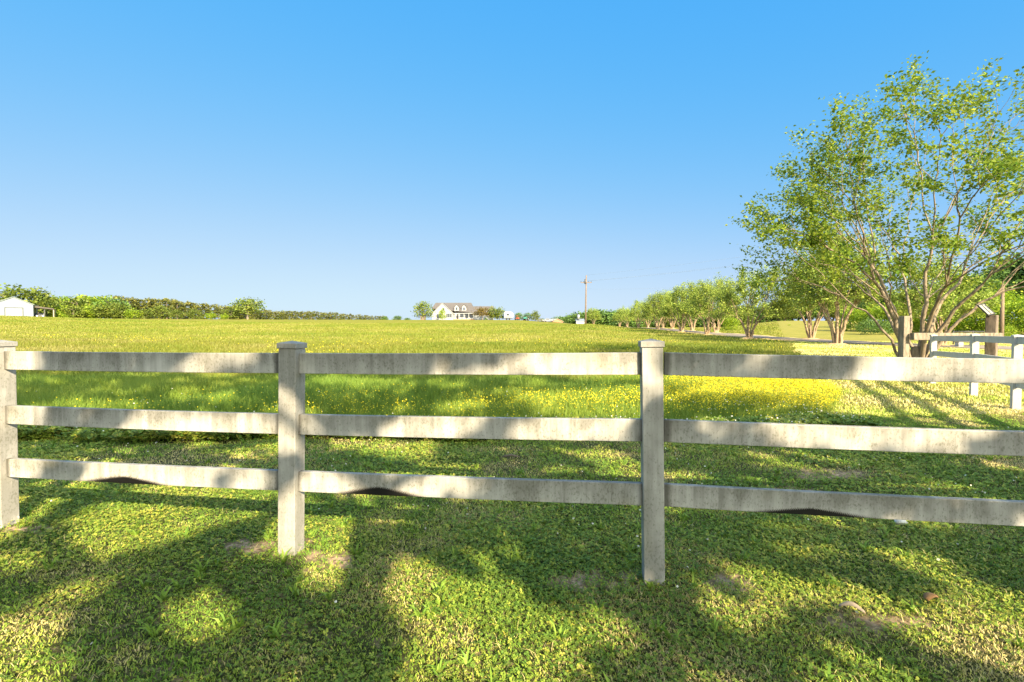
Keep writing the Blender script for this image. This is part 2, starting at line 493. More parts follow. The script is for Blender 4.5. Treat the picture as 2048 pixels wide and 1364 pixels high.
def soil_amount(x, y):
    s = np.zeros(np.shape(x))
    for cx, cy, rx, ry in SOIL:
        s = np.maximum(s, 1.25 - np.hypot((x - cx) / rx, (y - cy) / ry))
    if len(np.shape(x)):
        s = np.where(s > 0, s + (vnoise(x, y, 91, .09) + vnoise(x, y, 92, .035) - 1.15) * 1.1, s)
    return np.clip(s, 0, 1)

def meadow_amount(x, y):
    a = np.clip((y - MEADOW_FRONT(x)) / 0.25, 0, 1)
    b = np.clip((MEADOW_RIGHT(y) - x) / 0.4, 0, 1)
    return a * b

def build_ground():
    angs = np.radians(np.concatenate([np.arange(-52, 52, .25), np.arange(52, 308, 4)]))
    rs = np.concatenate([[0.0], np.geomspace(0.4, 900, 420)])
    A, R = np.meshgrid(angs, rs[1:])
    X, Y = R * np.sin(A), R * np.cos(A)
    n, k = X.shape[1], X.shape[0]
    V = np.zeros((1 + n * k, 3))
    V[1:, 0], V[1:, 1] = X.ravel(), Y.ravel()
    V[:, 2] = Hn(V[:, 0], V[:, 1])
    idx = 1 + np.arange(n * k).reshape(k, n)
    q = np.stack([idx[:-1], np.roll(idx, -1, 1)[:-1], np.roll(idx, -1, 1)[1:], idx[1:]], -1).reshape(-1, 4)
    tri = np.stack([np.zeros(n, int), np.roll(idx[0], -1), idx[0], idx[0]], -1)
    me = np_mesh('ground', V, q[:, ::-1], None, True)
    for nm, vals in (('meadow', meadow_amount(V[:, 0], V[:, 1])), ('soil', soil_amount(V[:, 0], V[:, 1]))):
        a = me.attributes.new(nm, 'FLOAT', 'POINT')
        a.data.foreach_set('value', np.ascontiguousarray(vals, dtype=np.float32))
    m, nt, b = new_mat('ground of grass and soil')
    geo = N(nt, 'ShaderNodeNewGeometry')
    def noise(scale, detail=6, vs=(1, 1, 1), rough=.6):
        mp = N(nt, 'ShaderNodeMapping'); mp.inputs['Scale'].default_value = vs
        nt.links.new(geo.outputs['Position'], mp.inputs[0])
        x = N(nt, 'ShaderNodeTexNoise', i_Scale=scale, i_Detail=float(detail), i_Roughness=rough)
        nt.links.new(mp.outputs[0], x.inputs['Vector'])
        return x.outputs[0]
    big, mid, fine = noise(.055, 4, (1, .5, 1)), noise(.55, 6, (1, .6, 1)), noise(5.0, 6)
    far = ramp(nt, [(0.3, (0.105, 0.131, 0.012)), (0.48, (0.152, 0.157, 0.019)), (0.62, (0.185, 0.177, 0.025)), (0.8, (0.222, 0.206, 0.055))],
               mathn(nt, 'ADD', mathn(nt, 'MULTIPLY', mid, .55), mathn(nt, 'ADD', mathn(nt, 'MULTIPLY', big, .35), mathn(nt, 'MULTIPLY', fine, .15)))).outputs[0]
    lawn = ramp(nt, [(.3, (.018, .022, .008)), (.5, (.050, .056, .018)), (.7, (.19, .15, .08))], noise(22, 6)).outputs[0]
    lawn_far = ramp(nt, [(0.3, (0.15, 0.162, 0.026)), (0.55, (0.224, 0.202, 0.045)), (0.75, (0.286, 0.238, 0.08))],
                    mathn(nt, 'ADD', mathn(nt, 'MULTIPLY', mid, .5), mathn(nt, 'MULTIPLY', fine, .5))).outputs[0]
    pos = N(nt, 'ShaderNodeSeparateXYZ'); nt.links.new(geo.outputs['Position'], pos.inputs[0])
    nearness = mathn(nt, 'SUBTRACT', 1.0, mathn(nt, 'MULTIPLY', mathn(nt, 'SUBTRACT', pos.outputs[1], 7.0), .12), clamp=True)
    c_lawn = mixc(nt, nearness, lawn_far, lawn)
    am = N(nt, 'ShaderNodeAttribute', attribute_name='meadow')
    as_ = N(nt, 'ShaderNodeAttribute', attribute_name='soil')
    c_mead = mixc(nt, mathn(nt, 'SUBTRACT', 1.0, mathn(nt, 'MULTIPLY', mathn(nt, 'SUBTRACT', pos.outputs[1], 9.0), .06), clamp=True), far, (.10, .15, .02))
    c = mixc(nt, am.outputs['Fac'], c_lawn, c_mead)
    soilc = ramp(nt, [(.35, (.15, .10, .062)), (.65, (.46, .34, .22))], noise(30, 6)).outputs[0]
    sm = mathn(nt, 'MULTIPLY_ADD', mathn(nt, 'SUBTRACT', noise(9, 5), .5), 1.6, as_.outputs['Fac'], clamp=True)
    sm = mathn(nt, 'MULTIPLY', sm, mathn(nt, 'GREATER_THAN', as_.outputs['Fac'], .01))
    c = mixc(nt, sm, c, soilc)
    nt.links.new(c, b.inputs['Base Color'])
    b.inputs['Roughness'].default_value = .95
    b.inputs['Specular IOR Level'].default_value = .1
    bp = N(nt, 'ShaderNodeBump', i_Strength=.6, i_Distance=.15)
    nt.links.new(mathn(nt, 'ADD', mid, mathn(nt, 'MULTIPLY', fine, .4)), bp.inputs['Height'])
    nt.links.new(bp.outputs[0], b.inputs['Normal'])
    o = link_mesh('ground', me, m)
    tag(o, kind='structure')
    # the fan of triangles around the origin
    return o
build_ground()

def strip(name, pts, width, mat, lift):
    vs, fs = [], []
    P = [Vector((x, y, 0)) for x, y in pts]
    fine = []
    for a, b in zip(P[:-1], P[1:]):
        for k in range(10): fine.append(a.lerp(b, k / 10))
    fine.append(P[-1])
    # smooth the polyline
    for _ in range(12):
        fine = [fine[0]] + [(fine[i - 1] + fine[i] * 2 + fine[i + 1]) / 4 for i in range(1, len(fine) - 1)] + [fine[-1]]
    for i, p in enumerate(fine):
        d = (fine[min(i + 1, len(fine) - 1)] - fine[max(i - 1, 0)]).normalized()
        nrm = Vector((-d.y, d.x, 0))
        for s_ in (-1, -.33, .33, 1):
            q = p + nrm * s_ * width / 2
            vs.append((q.x, q.y, H(q.x, q.y) + lift))
    for i in range(len(fine) - 1):
        for k in range(3):
            a = i * 4 + k
            fs.append((a, a + 1, a + 5, a + 4))
    o = link_mesh(name, np_mesh(name, np.array(vs), np.array(fs), None, True), mat)
    return tag(o, kind='structure')
m_as = plain('pale worn asphalt', (.20, .165, .135), .9, noise=.25, scale=3)
m_sh = plain('dry grass verge', (.44, .36, .15), .95, noise=.3, scale=2)
strip('driveway_verge', DRIVE, 4.6, m_sh, .03)
strip('driveway', DRIVE, 3.3, m_as, .06)

# ------------------------------------------------------------------ white rail fences
RAIL_H, RAIL_T, POST_W = .135, .040, .122
RAIL_TOPS = {0: (1.37, .97, .575), 1: (1.373, .971, .576), 2: (1.376, .967, .584), 3: (1.397, .992, .600), 4: (1.372, .972, .582), 5: (1.37, .97, .58)}

def post_mesh(height, w=POST_W, below=.25):
    b = MB()
    h = w / 2
    b.box(-h, h, -h, h, -below, height)
    return b

def cap_mesh(w=POST_W):
    h = w / 2 + .008
    b = MB()
    vs = [(-h, -h, 0), (h, -h, 0), (h, h, 0), (-h, h, 0), (-h, -h, .034), (h, -h, .034), (h, h, .034), (-h, h, .034), (0, 0, .050)]
    fs = [(3, 2, 1, 0), (0, 1, 5, 4), (1, 2, 6, 5), (2, 3, 7, 6), (3, 0, 4, 7), (4, 5, 8), (5, 6, 8), (6, 7, 8), (7, 4, 8)]
    b.add(vs, fs)
    return b

def build_fence(root, pts, tops, first_post=True, mats=('post', 'rail', 'cap'), leans=None, notches=None, post_extra=.032):
    base = root.location
    for i, (x, y, z) in enumerate(pts):
        if i == 0 and not first_post: continue
        j = min(i + 1, len(pts) - 1); k = max(i - 1, 0)
        rz = math.atan2(pts[j][1] - pts[k][1], pts[j][0] - pts[k][0])
        h = tops[i][0] + post_extra - z
        p = post_mesh(h).build('post', M[mats[0]], root, (x - base.x, y - base.y, z - base.z), (0, (leans or {}).get(i, 0), rz), bevel=.005)
        cap_mesh().build('cap', M[mats[2]], p, (0, 0, h + .0015), bevel=.003)
    for i in range(len(pts) - 1):
        a, b = Vector(pts[i]), Vector(pts[i + 1])
        d = Vector((b.x - a.x, b.y - a.y, 0)); L = d.length
        rz = math.atan2(d.y, d.x)
        for lv in range(3):
            za, zb = tops[i][lv] - RAIL_H / 2, tops[i + 1][lv] - RAIL_H / 2
            mb = MB()
            n = 16
            Lr = L - POST_W + .016
            # a slightly sagging, slightly wavy hollow-section rail
            vs, fs = [], []
            for q in range(n + 1):
                xx = -Lr / 2 + Lr * q / n
                sag = -.004 * (1 - (2 * q / n - 1) ** 2) + random.uniform(-.0006, .0006)
                for yy, zz in ((-RAIL_T / 2, -RAIL_H / 2), (RAIL_T / 2, -RAIL_H / 2), (RAIL_T / 2, RAIL_H / 2), (-RAIL_T / 2, RAIL_H / 2)):
                    vs.append((xx, yy, zz + sag))
            for q in range(n):
                for e in range(4):
                    e2 = (e + 1) % 4
                    fs.append((q * 4 + e, (q + 1) * 4 + e, (q + 1) * 4 + e2, q * 4 + e2))
            fs.append((0, 1, 2, 3)); fs.append((n * 4 + 3, n * 4 + 2, n * 4 + 1, n * 4))
            mb.add(vs, [tuple(reversed(f_)) for f_ in fs])
            mid = (a + b) / 2
            mm = M[mats[1]]
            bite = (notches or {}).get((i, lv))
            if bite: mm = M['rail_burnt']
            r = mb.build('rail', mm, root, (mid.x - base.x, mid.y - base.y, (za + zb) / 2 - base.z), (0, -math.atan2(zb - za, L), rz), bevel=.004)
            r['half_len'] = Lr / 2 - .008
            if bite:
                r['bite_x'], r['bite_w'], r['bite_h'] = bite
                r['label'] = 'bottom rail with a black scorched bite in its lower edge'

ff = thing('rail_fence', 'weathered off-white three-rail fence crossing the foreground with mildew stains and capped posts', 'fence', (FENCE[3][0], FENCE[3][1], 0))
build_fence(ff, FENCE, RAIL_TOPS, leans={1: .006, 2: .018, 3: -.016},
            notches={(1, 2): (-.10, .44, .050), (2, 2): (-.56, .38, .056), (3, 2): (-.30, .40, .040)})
sf = thing('rail_fence', 'clean white three-rail side fence running away from the lawn toward the wooden gate posts', 'fence', (S1[0], S1[1], 0))
pts = [(5.60, 2.38, 0)] + [(x, y, H(x, y) - .02) for x, y in SIDE]
build_fence(sf, pts, [(1.375 - q, .975 - q, .575 - q) for q in (0, 0, 0, 0, .012, .060)], post_extra=-.012, first_post=False, mats=('white_post', 'white_post', 'white_post'))

# ------------------------------------------------------------------ leaf and branch generators
def leaf_quads(P, size, up=.35, aspect=.6, seed=0):
    """a folded leaf-sized quad at each point of P"""
    g = np.random.default_rng(seed)
    n = len(P)
    nrm = g.normal(size=(n, 3)); nrm[:, 2] = np.abs(nrm[:, 2]) + up
    nrm /= np.linalg.norm(nrm, axis=1)[:, None]
    t = g.normal(size=(n, 3))
    t -= nrm * (t * nrm).sum(1)[:, None]
    t /= np.linalg.norm(t, axis=1)[:, None]
    b = np.cross(nrm, t)
    s = size * g.uniform(.6, 1.35, n)[:, None]
    V = np.stack([P - t * s * .5, P + b * s * .5 * aspect + nrm * s * .08, P + t * s * .5, P - b * s * .5 * aspect + nrm * s * .08], 1).reshape(-1, 3)
    F = np.arange(4 * n).reshape(n, 4)
    return V, F

def crown_mesh(name, P, size, seed, aspect=.6, up=.35):
    g = np.random.default_rng(seed + 1)
    V, F = leaf_quads(np.asarray(P), size, up, aspect, seed)
    # neighbouring leaves share a tone, so clumps read lighter and darker
    P = np.asarray(P)
    k = 2 * math.pi / max(size * 14, .01)
    cl = np.sin(P[:, 0] * k + 1.7) * np.sin(P[:, 1] * k * 1.13 + .6) * np.sin(P[:, 2] * k * .9 + 2.2)
    t = np.clip(.5 + .28 * cl + g.normal(0, .2, len(P)), 0, 1)
    return np_mesh(name, V, F, np.repeat(t, 4))

def kmeans(P, k, g, it=8):
    k = max(1, min(k, len(P)))
    c = P[g.choice(len(P), k, replace=False)].copy()
    for _ in range(it):
        lab = ((P[:, None] - c[None]) ** 2).sum(-1).argmin(1)
        for j in range(k):
            if (lab == j).any(): c[j] = P[lab == j].mean(0)
    return [P[lab == j] for j in range(k) if (lab == j).any()]

def vase_tree(seed, n_tips, rx, ztop, zlow, nstem, leaves_per, spray, base_r, tip_r=.0075, sides=7, fork_z=1.0, inner=.30):
    """multi-stemmed vase tree: branch tips fill an uneven dome, stems fan out from one base to reach them"""
    g = np.random.default_rng(seed)
    zc = zlow + (ztop - zlow) * .28
    lumps = g.normal(size=(9, 3)); lumps /= np.linalg.norm(lumps, axis=1)[:, None]
    amp = g.uniform(-.38, .26, 9)
    tips = []
    while len(tips) < n_tips:
        d = g.normal(size=3); d /= np.linalg.norm(d)
        if d[2] < -.45: continue
        r = g.uniform(inner, 1) ** .5 * (1 + (amp * np.clip(lumps @ d, 0, 1) ** 3).sum()) * g.uniform(.90, 1.05)
        p = np.array([d[0] * r * rx, d[1] * r * rx, zc + d[2] * r * (ztop - zc if d[2] > 0 else (zc - zlow) / .45)])
        if math.hypot(p[0], p[1]) < .45 * rx and p[2] < zc + .35 * (ztop - zc): continue
        tips.append(p)
    tips = np.array(tips)
    mb = MB(); lv = []
    def curve(p0, p1, r0, r1, n, sd, bow, wob):
        p0, p1 = np.asarray(p0, float), np.asarray(p1, float)
        L = np.linalg.norm(p1 - p0)
        pts = []
        c = p0 + (p1 - p0) * .5 + np.array([0, 0, 1]) * L * bow - np.array([(p1 - p0)[0], (p1 - p0)[1], 0]) * bow * .8
        for i in range(n + 1):
            u = i / n
            q = p0 * (1 - u) ** 2 + c * 2 * u * (1 - u) + p1 * u * u
            if 0 < i < n: q = q + g.normal(0, wob * L, 3)
            pts.append(Vector(q))
        mb.tube(pts, [r0 + (r1 - r0) * i / n for i in range(n + 1)], sd, caps=False)
        return pts
    R = lambda n: tip_r * n ** .53
    B = np.array([0, 0, fork_z])
    dirs = tips - B
    dirs = dirs / np.linalg.norm(dirs, axis=1)[:, None]
    c = dirs[g.choice(len(dirs), nstem, replace=False)]
    for _ in range(8):
        lab = (dirs @ c.T).argmax(1)
        for j in range(len(c)):
            if (lab == j).any():
                m_ = dirs[lab == j].mean(0); c[j] = m_ / np.linalg.norm(m_)
    def spread(p, T, lvl, r):
        if lvl == 0 or len(T) <= 2:
            for t in T:
                pts = curve(p, t, min(r, R(2)), tip_r * .35, 4, 3, .05, .03)
                d = (t - np.asarray(p)); d /= np.linalg.norm(d) + 1e-9
                k = max(4, int(leaves_per * g.uniform(.5, 1.4)))
                u = g.uniform(-1.6, 1.0, k)[:, None]
                lv.append(np.asarray(t) + d * u * spray * 1.25 + g.normal(size=(k, 3)) * spray * np.array([.48, .48, .34]))
            return
        for Q in kmeans(T, 3 if lvl == 1 else (3 if len(T) < 30 else 4), g):
            e = np.asarray(p) + (Q.mean(0) - np.asarray(p)) * (.58 if lvl > 1 else .62)
            r1 = R(len(Q))
            pts = curve(p, e, min(r, r1 * 1.25), r1 * .85, 5, sides - 2 if lvl > 1 else 4, .06, .018)
            spread(np.array(pts[-1]), Q, lvl - 1, r1 * .85)
    for j in range(len(c)):
        T = tips[lab == j]
        if not len(T): continue
        a = math.atan2(c[j][1], c[j][0])
        b0 = np.array([math.cos(a) * base_r * .75, math.sin(a) * base_r * .75, -.15])
        e = B + (T.mean(0) - B) * .40 + np.array([math.cos(a), math.sin(a), 0]) * base_r * .5
        r1 = R(len(T))
        pts = curve(b0, e, r1 * 1.75, r1 * .95, 8, sides, .20, .010)
        spread(np.array(pts[-1]), T, 3, r1 * .95)
    # the fused foot of the stems
    mb.tube([(0, 0, -.2), (.02, .01, fork_z * .35), (.0, 0, fork_z * .75)], [base_r * 1.25, base_r * 1.0, base_r * .55], 10, caps=False)
    return mb, np.concatenate(lv)

def round_points(seed, n_clump, per, rx, rz, zc, clump_r, hollow=.55, flat_bottom=True):
    """leaf points in many clumps spread through an uneven crown"""
    g = np.random.default_rng(seed)
    out = []
    lumps = g.normal(size=(7, 3)); lumps /= np.linalg.norm(lumps, axis=1)[:, None]
    amp = g.uniform(-.22, .28, 7)
    while len(out) < n_clump:
        d = g.normal(size=3); d /= np.linalg.norm(d)
        rr = g.uniform(hollow ** 3, 1) ** (1 / 3)
        k = 1 + (amp * np.clip(lumps @ d, 0, 1) ** 3).sum()
        p = d * rr * k
        if flat_bottom and p[2] < -.62: continue
        out.append((p[0] * rx, p[1] * rx, zc + p[2] * rz))
    ctr = np.repeat(np.array(out), per, 0)
    return ctr + g.normal(size=ctr.shape) * clump_r * np.array([1, 1, .7])

def single_trunk(seed, h, r, zc, rx, nlimb=7, low=2, thick=.42):
    R = random.Random(seed)
    mb = MB()
    pts = [Vector((0, 0, -.3))]
    for i in range(1, 7):
        pts.append(Vector((R.gauss(0, .03 * h), R.gauss(0, .03 * h), h * .85 * i / 6)))
    pts[1].x = pts[1].y = 0
    mb.tube(pts, [r * (1.15 - .16 * i) for i in range(7)], 8, caps=False)
    for k in range(nlimb):
        i = R.randint(low, 5)
        a = R.uniform(0, 6.28)
        e = Vector((math.cos(a) * rx * .75, math.sin(a) * rx * .75, pts[i].z + R.uniform(.1, .35) * h))
        m_ = pts[i].lerp(e, .5) + Vector((0, 0, .04 * h))
        mb.tube([pts[i], m_, e], [r * thick, r * thick * .66, r * thick * .2], 5, caps=False)
    return mb

def tree_thing(name, label, loc, trunk_me, crown_me, tm, cm, rotz=0, scale=1.0, group=None, cat='tree', sxy=None):
    t = thing(name, label, cat, loc, rotz, group)
    t.scale = (sxy or scale, sxy or scale, scale)
    if trunk_me: link_mesh('trunk', trunk_me, tm, t)
    link_mesh('crown', crown_me, cm, t)
    return t

# ------------------------------------------------------------------ the big crape myrtle by the gate
mb, lv = vase_tree(476, 460, 5.4, 9.3, 2.7, 12, 92, .27, .21, tip_r=.0053, sides=8, fork_z=1.15, inner=.22)
tr = mb.mesh('crape_trunk'); tr.materials.append(M['bark_big'])
bt = thing('crape_myrtle', 'tallest multi-stemmed crape myrtle standing right behind the square grey gate post', 'tree', (*BIG_TREE, H(*BIG_TREE)))
bt.scale = (1.06, 1.06, 1.0)
link_mesh('trunk', tr, M['bark_big'], bt)
link_mesh('crown', crown_mesh('crape_crown', lv, .108, 5), M['leaf_near'], bt)
print('big tree leaves', len(lv), 'top', max(p[2] for p in lv), 'x', min(p[0] for p in lv), max(p[0] for p in lv))

# ------------------------------------------------------------------ the two rows of crape myrtles along the driveway
protos = []
for s_ in range(4):
    mb, lv = vase_tree(40 + s_, 200, 3.3, 6.9, 1.9, 8, 74, .36, .19, tip_r=.0085, sides=6, fork_z=.9)
    tm_ = mb.mesh('row_trunk'); tm_.materials.append(M['bark_myrtle'])
    cm_ = crown_mesh('row_crown', lv, .155, 60 + s_); cm_.materials.append(M['leaf_row'])
    protos.append((tm_, cm_, max(p[2] for p in lv)))
    print('row', s_, len(lv), protos[-1][2], max(abs(p[0]) for p in lv))
LTOP = [450, 528, 547, 559, 580, 597, 611]
RTOP = [500, 505, 552, 566, 577, 597, 603, 610, 614]
near_lab = {
    0: 'crape myrtle with several pale stems in a ring of straw, left of the tallest tree',
    1: 'full round crape myrtle on the near side of the driveway, second in its row',
    2: 'crape myrtle in the near-side driveway row just beyond the full round one',
    7: 'crape myrtle whose pale stems show right of the gate timber behind the side fence',
    8: 'crape myrtle across the driveway with dark stems, first left of the straw-ringed one',
    9: 'thin crape myrtle across the driveway behind the full round one'}
for i, ((px, d), top) in enumerate(zip(LROW + RROW, LTOP + RTOP)):
    x, y = (px - 1024) / FPX * d, d
    z = H(x, y)
    want = EYE + (654 - top) / FPX * d - z
    tm_, cm_, hh = protos[i % 4]
    t = tree_thing('crape_myrtle', near_lab.get(i, 'small distant crape myrtle in the rows lining the driveway'), (x, y, z), tm_, cm_, None, None, rotz=i * 1.9, scale=want / hh,
                   group='crape myrtles lining the driveway', sxy=want / hh * (1.0 if i else .95))
    r_ = .95 if d < 60 else .8
    mb = MB()
    n = 20
    vs = [(0, 0, .16)] + [(math.cos(2 * math.pi * k / n) * r_ * .5, math.sin(2 * math.pi * k / n) * r_ * .5, .12) for k in range(n)] + \
         [(math.cos(2 * math.pi * k / n) * r_ * random.uniform(.9, 1.15), math.sin(2 * math.pi * k / n) * r_ * random.uniform(.9, 1.15), -.06) for k in range(n)]
    fs = [(0, 1 + k, 1 + (k + 1) % n) for k in range(n)] + [(1 + k, 1 + n + k, 1 + n + (k + 1) % n, 1 + (k + 1) % n) for k in range(n)]
    mb.add(vs, fs, True)
    tag(mb.build('mulch_bed', M['straw'], None, (x, y, z)), kind='structure')

# ------------------------------------------------------------------ far trees
def proto_round(seed, n_clump, per, size, mat, hollow=.5, rx=.48, trunk=True, clump=.10, tmat='bark', zc=.60, rz=.40):
    """unit-height round tree (scaled when placed)"""
    P = round_points(seed, n_clump, per, rx, rz, zc, clump, hollow)
    me = crown_mesh('crown', P, size, seed, aspect=.8); me.materials.append(M[mat])
    tm = None
    if trunk:
        tm = single_trunk(seed, .9, .030, zc, rx).mesh('trunk'); tm.materials.append(M[tmat])
    zmax = P[:, 2].max()
    return tm, me, zmax

def proto_pine(seed, mat='leaf_pine'):
    g = np.random.default_rng(seed)
    pts = []
    for i in range(56):
        z = g.uniform(.06, 1.0)
        rmax = .24 * (1.08 - z) ** .6 + .02
        a = g.uniform(0, 6.28); r = rmax * g.uniform(.3, 1) ** .5
        c = np.array([r * math.cos(a), r * math.sin(a), z])
        pts.append(c + g.normal(size=(14, 3)) * np.array([.035, .035, .03]))
    P = np.concatenate(pts)
    me = crown_mesh('crown', P, .075, seed, aspect=.5); me.materials.append(M[mat])
    mb = MB(); mb.tube([(0, 0, -.03), (0, 0, .5), (0.01, 0, .97)], [.022, .016, .004], 6, caps=False)
    tm = mb.mesh('trunk'); tm.materials.append(M['bark'])
    return tm, me, P[:, 2].max()

PB = [proto_round(100 + i, 75, 16, .085, 'leaf_mid', zc=.52, rz=.50) for i in range(3)]
PBr = [proto_round(110 + i, 75, 16, .085, 'leaf_bright', rx=.52, zc=.50, rz=.52) for i in range(3)]
PD = [proto_round(120 + i, 80, 18, .08, 'leaf_dark', rx=.52, zc=.50, rz=.52) for i in range(3)]
PP = [proto_pine(130 + i) for i in range(4)]
PBUSH = [proto_round(140 + i, 60, 14, .11, 'leaf_bright', rx=.62, trunk=False, zc=.46, rz=.50) for i in range(3)]
PBUSHD = [proto_round(150 + i, 60, 14, .11, 'leaf_dark', rx=.8, trunk=False, zc=.46, rz=.50) for i in range(2)]

def place(proto, name, label, px, Y, top, group=None, cat='tree', wide=1.0, base_drop=0.0):
    tm, me, zm = proto
    x = (px - 1024) / FPX * Y
    z = H(x, Y) - base_drop
    h = EYE + (654 - top) / FPX * Y - z
    return tree_thing(name, label, (x, Y, z), tm, me, None, None, rotz=random.uniform(0, 6.28), scale=h / zm, group=group, cat=cat, sxy=h / zm * wide)

R_ = random.Random(3)
def prof(px, pts):
    return float(np.interp(px, [p[0] for p in pts], [p[1] for p in pts]))
TOPS = [(60, 600), (95, 592), (140, 591), (200, 591), (260, 595), (320, 597), (360, 601), (400, 607), (440, 611), (470, 614), (540, 621), (600, 622), (650, 624), (700, 628), (770, 632)]
px = 82
while px < 445:
    top = prof(px, TOPS) + R_.uniform(-2.5, 3)
    if px < 235:
        pr = R_.choice(PB + PBr + [PD[0]])
        place(pr, 'broadleaf_tree', 'leafy green tree in the mixed wood beyond the left side of the field', px, R_.uniform(200, 222), top, 'mixed wood left of the field', wide=1.25)
    else:
        place(R_.choice(PP), 'pine_tree', 'olive brown pine in the planted wood left of the lone spreading tree', px, R_.uniform(212, 232), top, 'planted pines left of the lone tree', wide=1.35)
    px += R_.uniform(6, 9)
px = 100
while px < 450:       # lower, leafier front edge of the wood
    place(R_.choice(PBr + PB if px < 240 else PB + [PBr[0]]), 'broadleaf_tree', 'low bright tree along the front edge of the left wood', px, R_.uniform(186, 196), prof(px, TOPS) + R_.uniform(11, 20), 'front edge of the left wood', wide=1.25)
    px += R_.uniform(11, 17) if px < 240 else R_.uniform(24, 36)
px = 448
while px < 775:
    place(R_.choice(PP), 'pine_tree', 'small olive pine in the far planted row right of the lone spreading tree', px, R_.uniform(255, 275), prof(px, TOPS) + R_.uniform(-1.5, 1.5), 'far planted pines', wide=1.5, base_drop=.8)
    px += R_.uniform(4.5, 6.5)
place(PB[1], 'broadleaf_tree', 'big tree rising behind the white metal shed', 30, 178, 566, wide=1.15)
place(PB[0], 'broadleaf_tree', 'rounded tree top at the right end of the shed, above the lean-to', 76, 182, 574, wide=1.0)
pt = proto_round(171, 90, 18, .075, 'leaf_mid', hollow=.45, rx=.60, tmat='bark_pale', zc=.58, rz=.40)
place(pt, 'broadleaf_tree', 'lone broad spreading tree with pale limbs standing out of the left wood', 496, 205, 593, wide=1.1)
place(PB[2], 'broadleaf_tree', 'smaller tree leaning on the left of the lone spreading tree', 464, 207, 612, wide=1.2)
place(PD[0], 'broadleaf_tree', 'small dark round tree alone on the skyline left of the house', 795, 240, 630, wide=1.5)
place(PD[1], 'broadleaf_tree', 'tiny dark bush on the skyline just left of the house', 815, 240, 635, wide=1.9)
place(PD[2], 'broadleaf_tree', 'tiny dark tree at the end of the far pines', 770, 245, 632, wide=1.5)

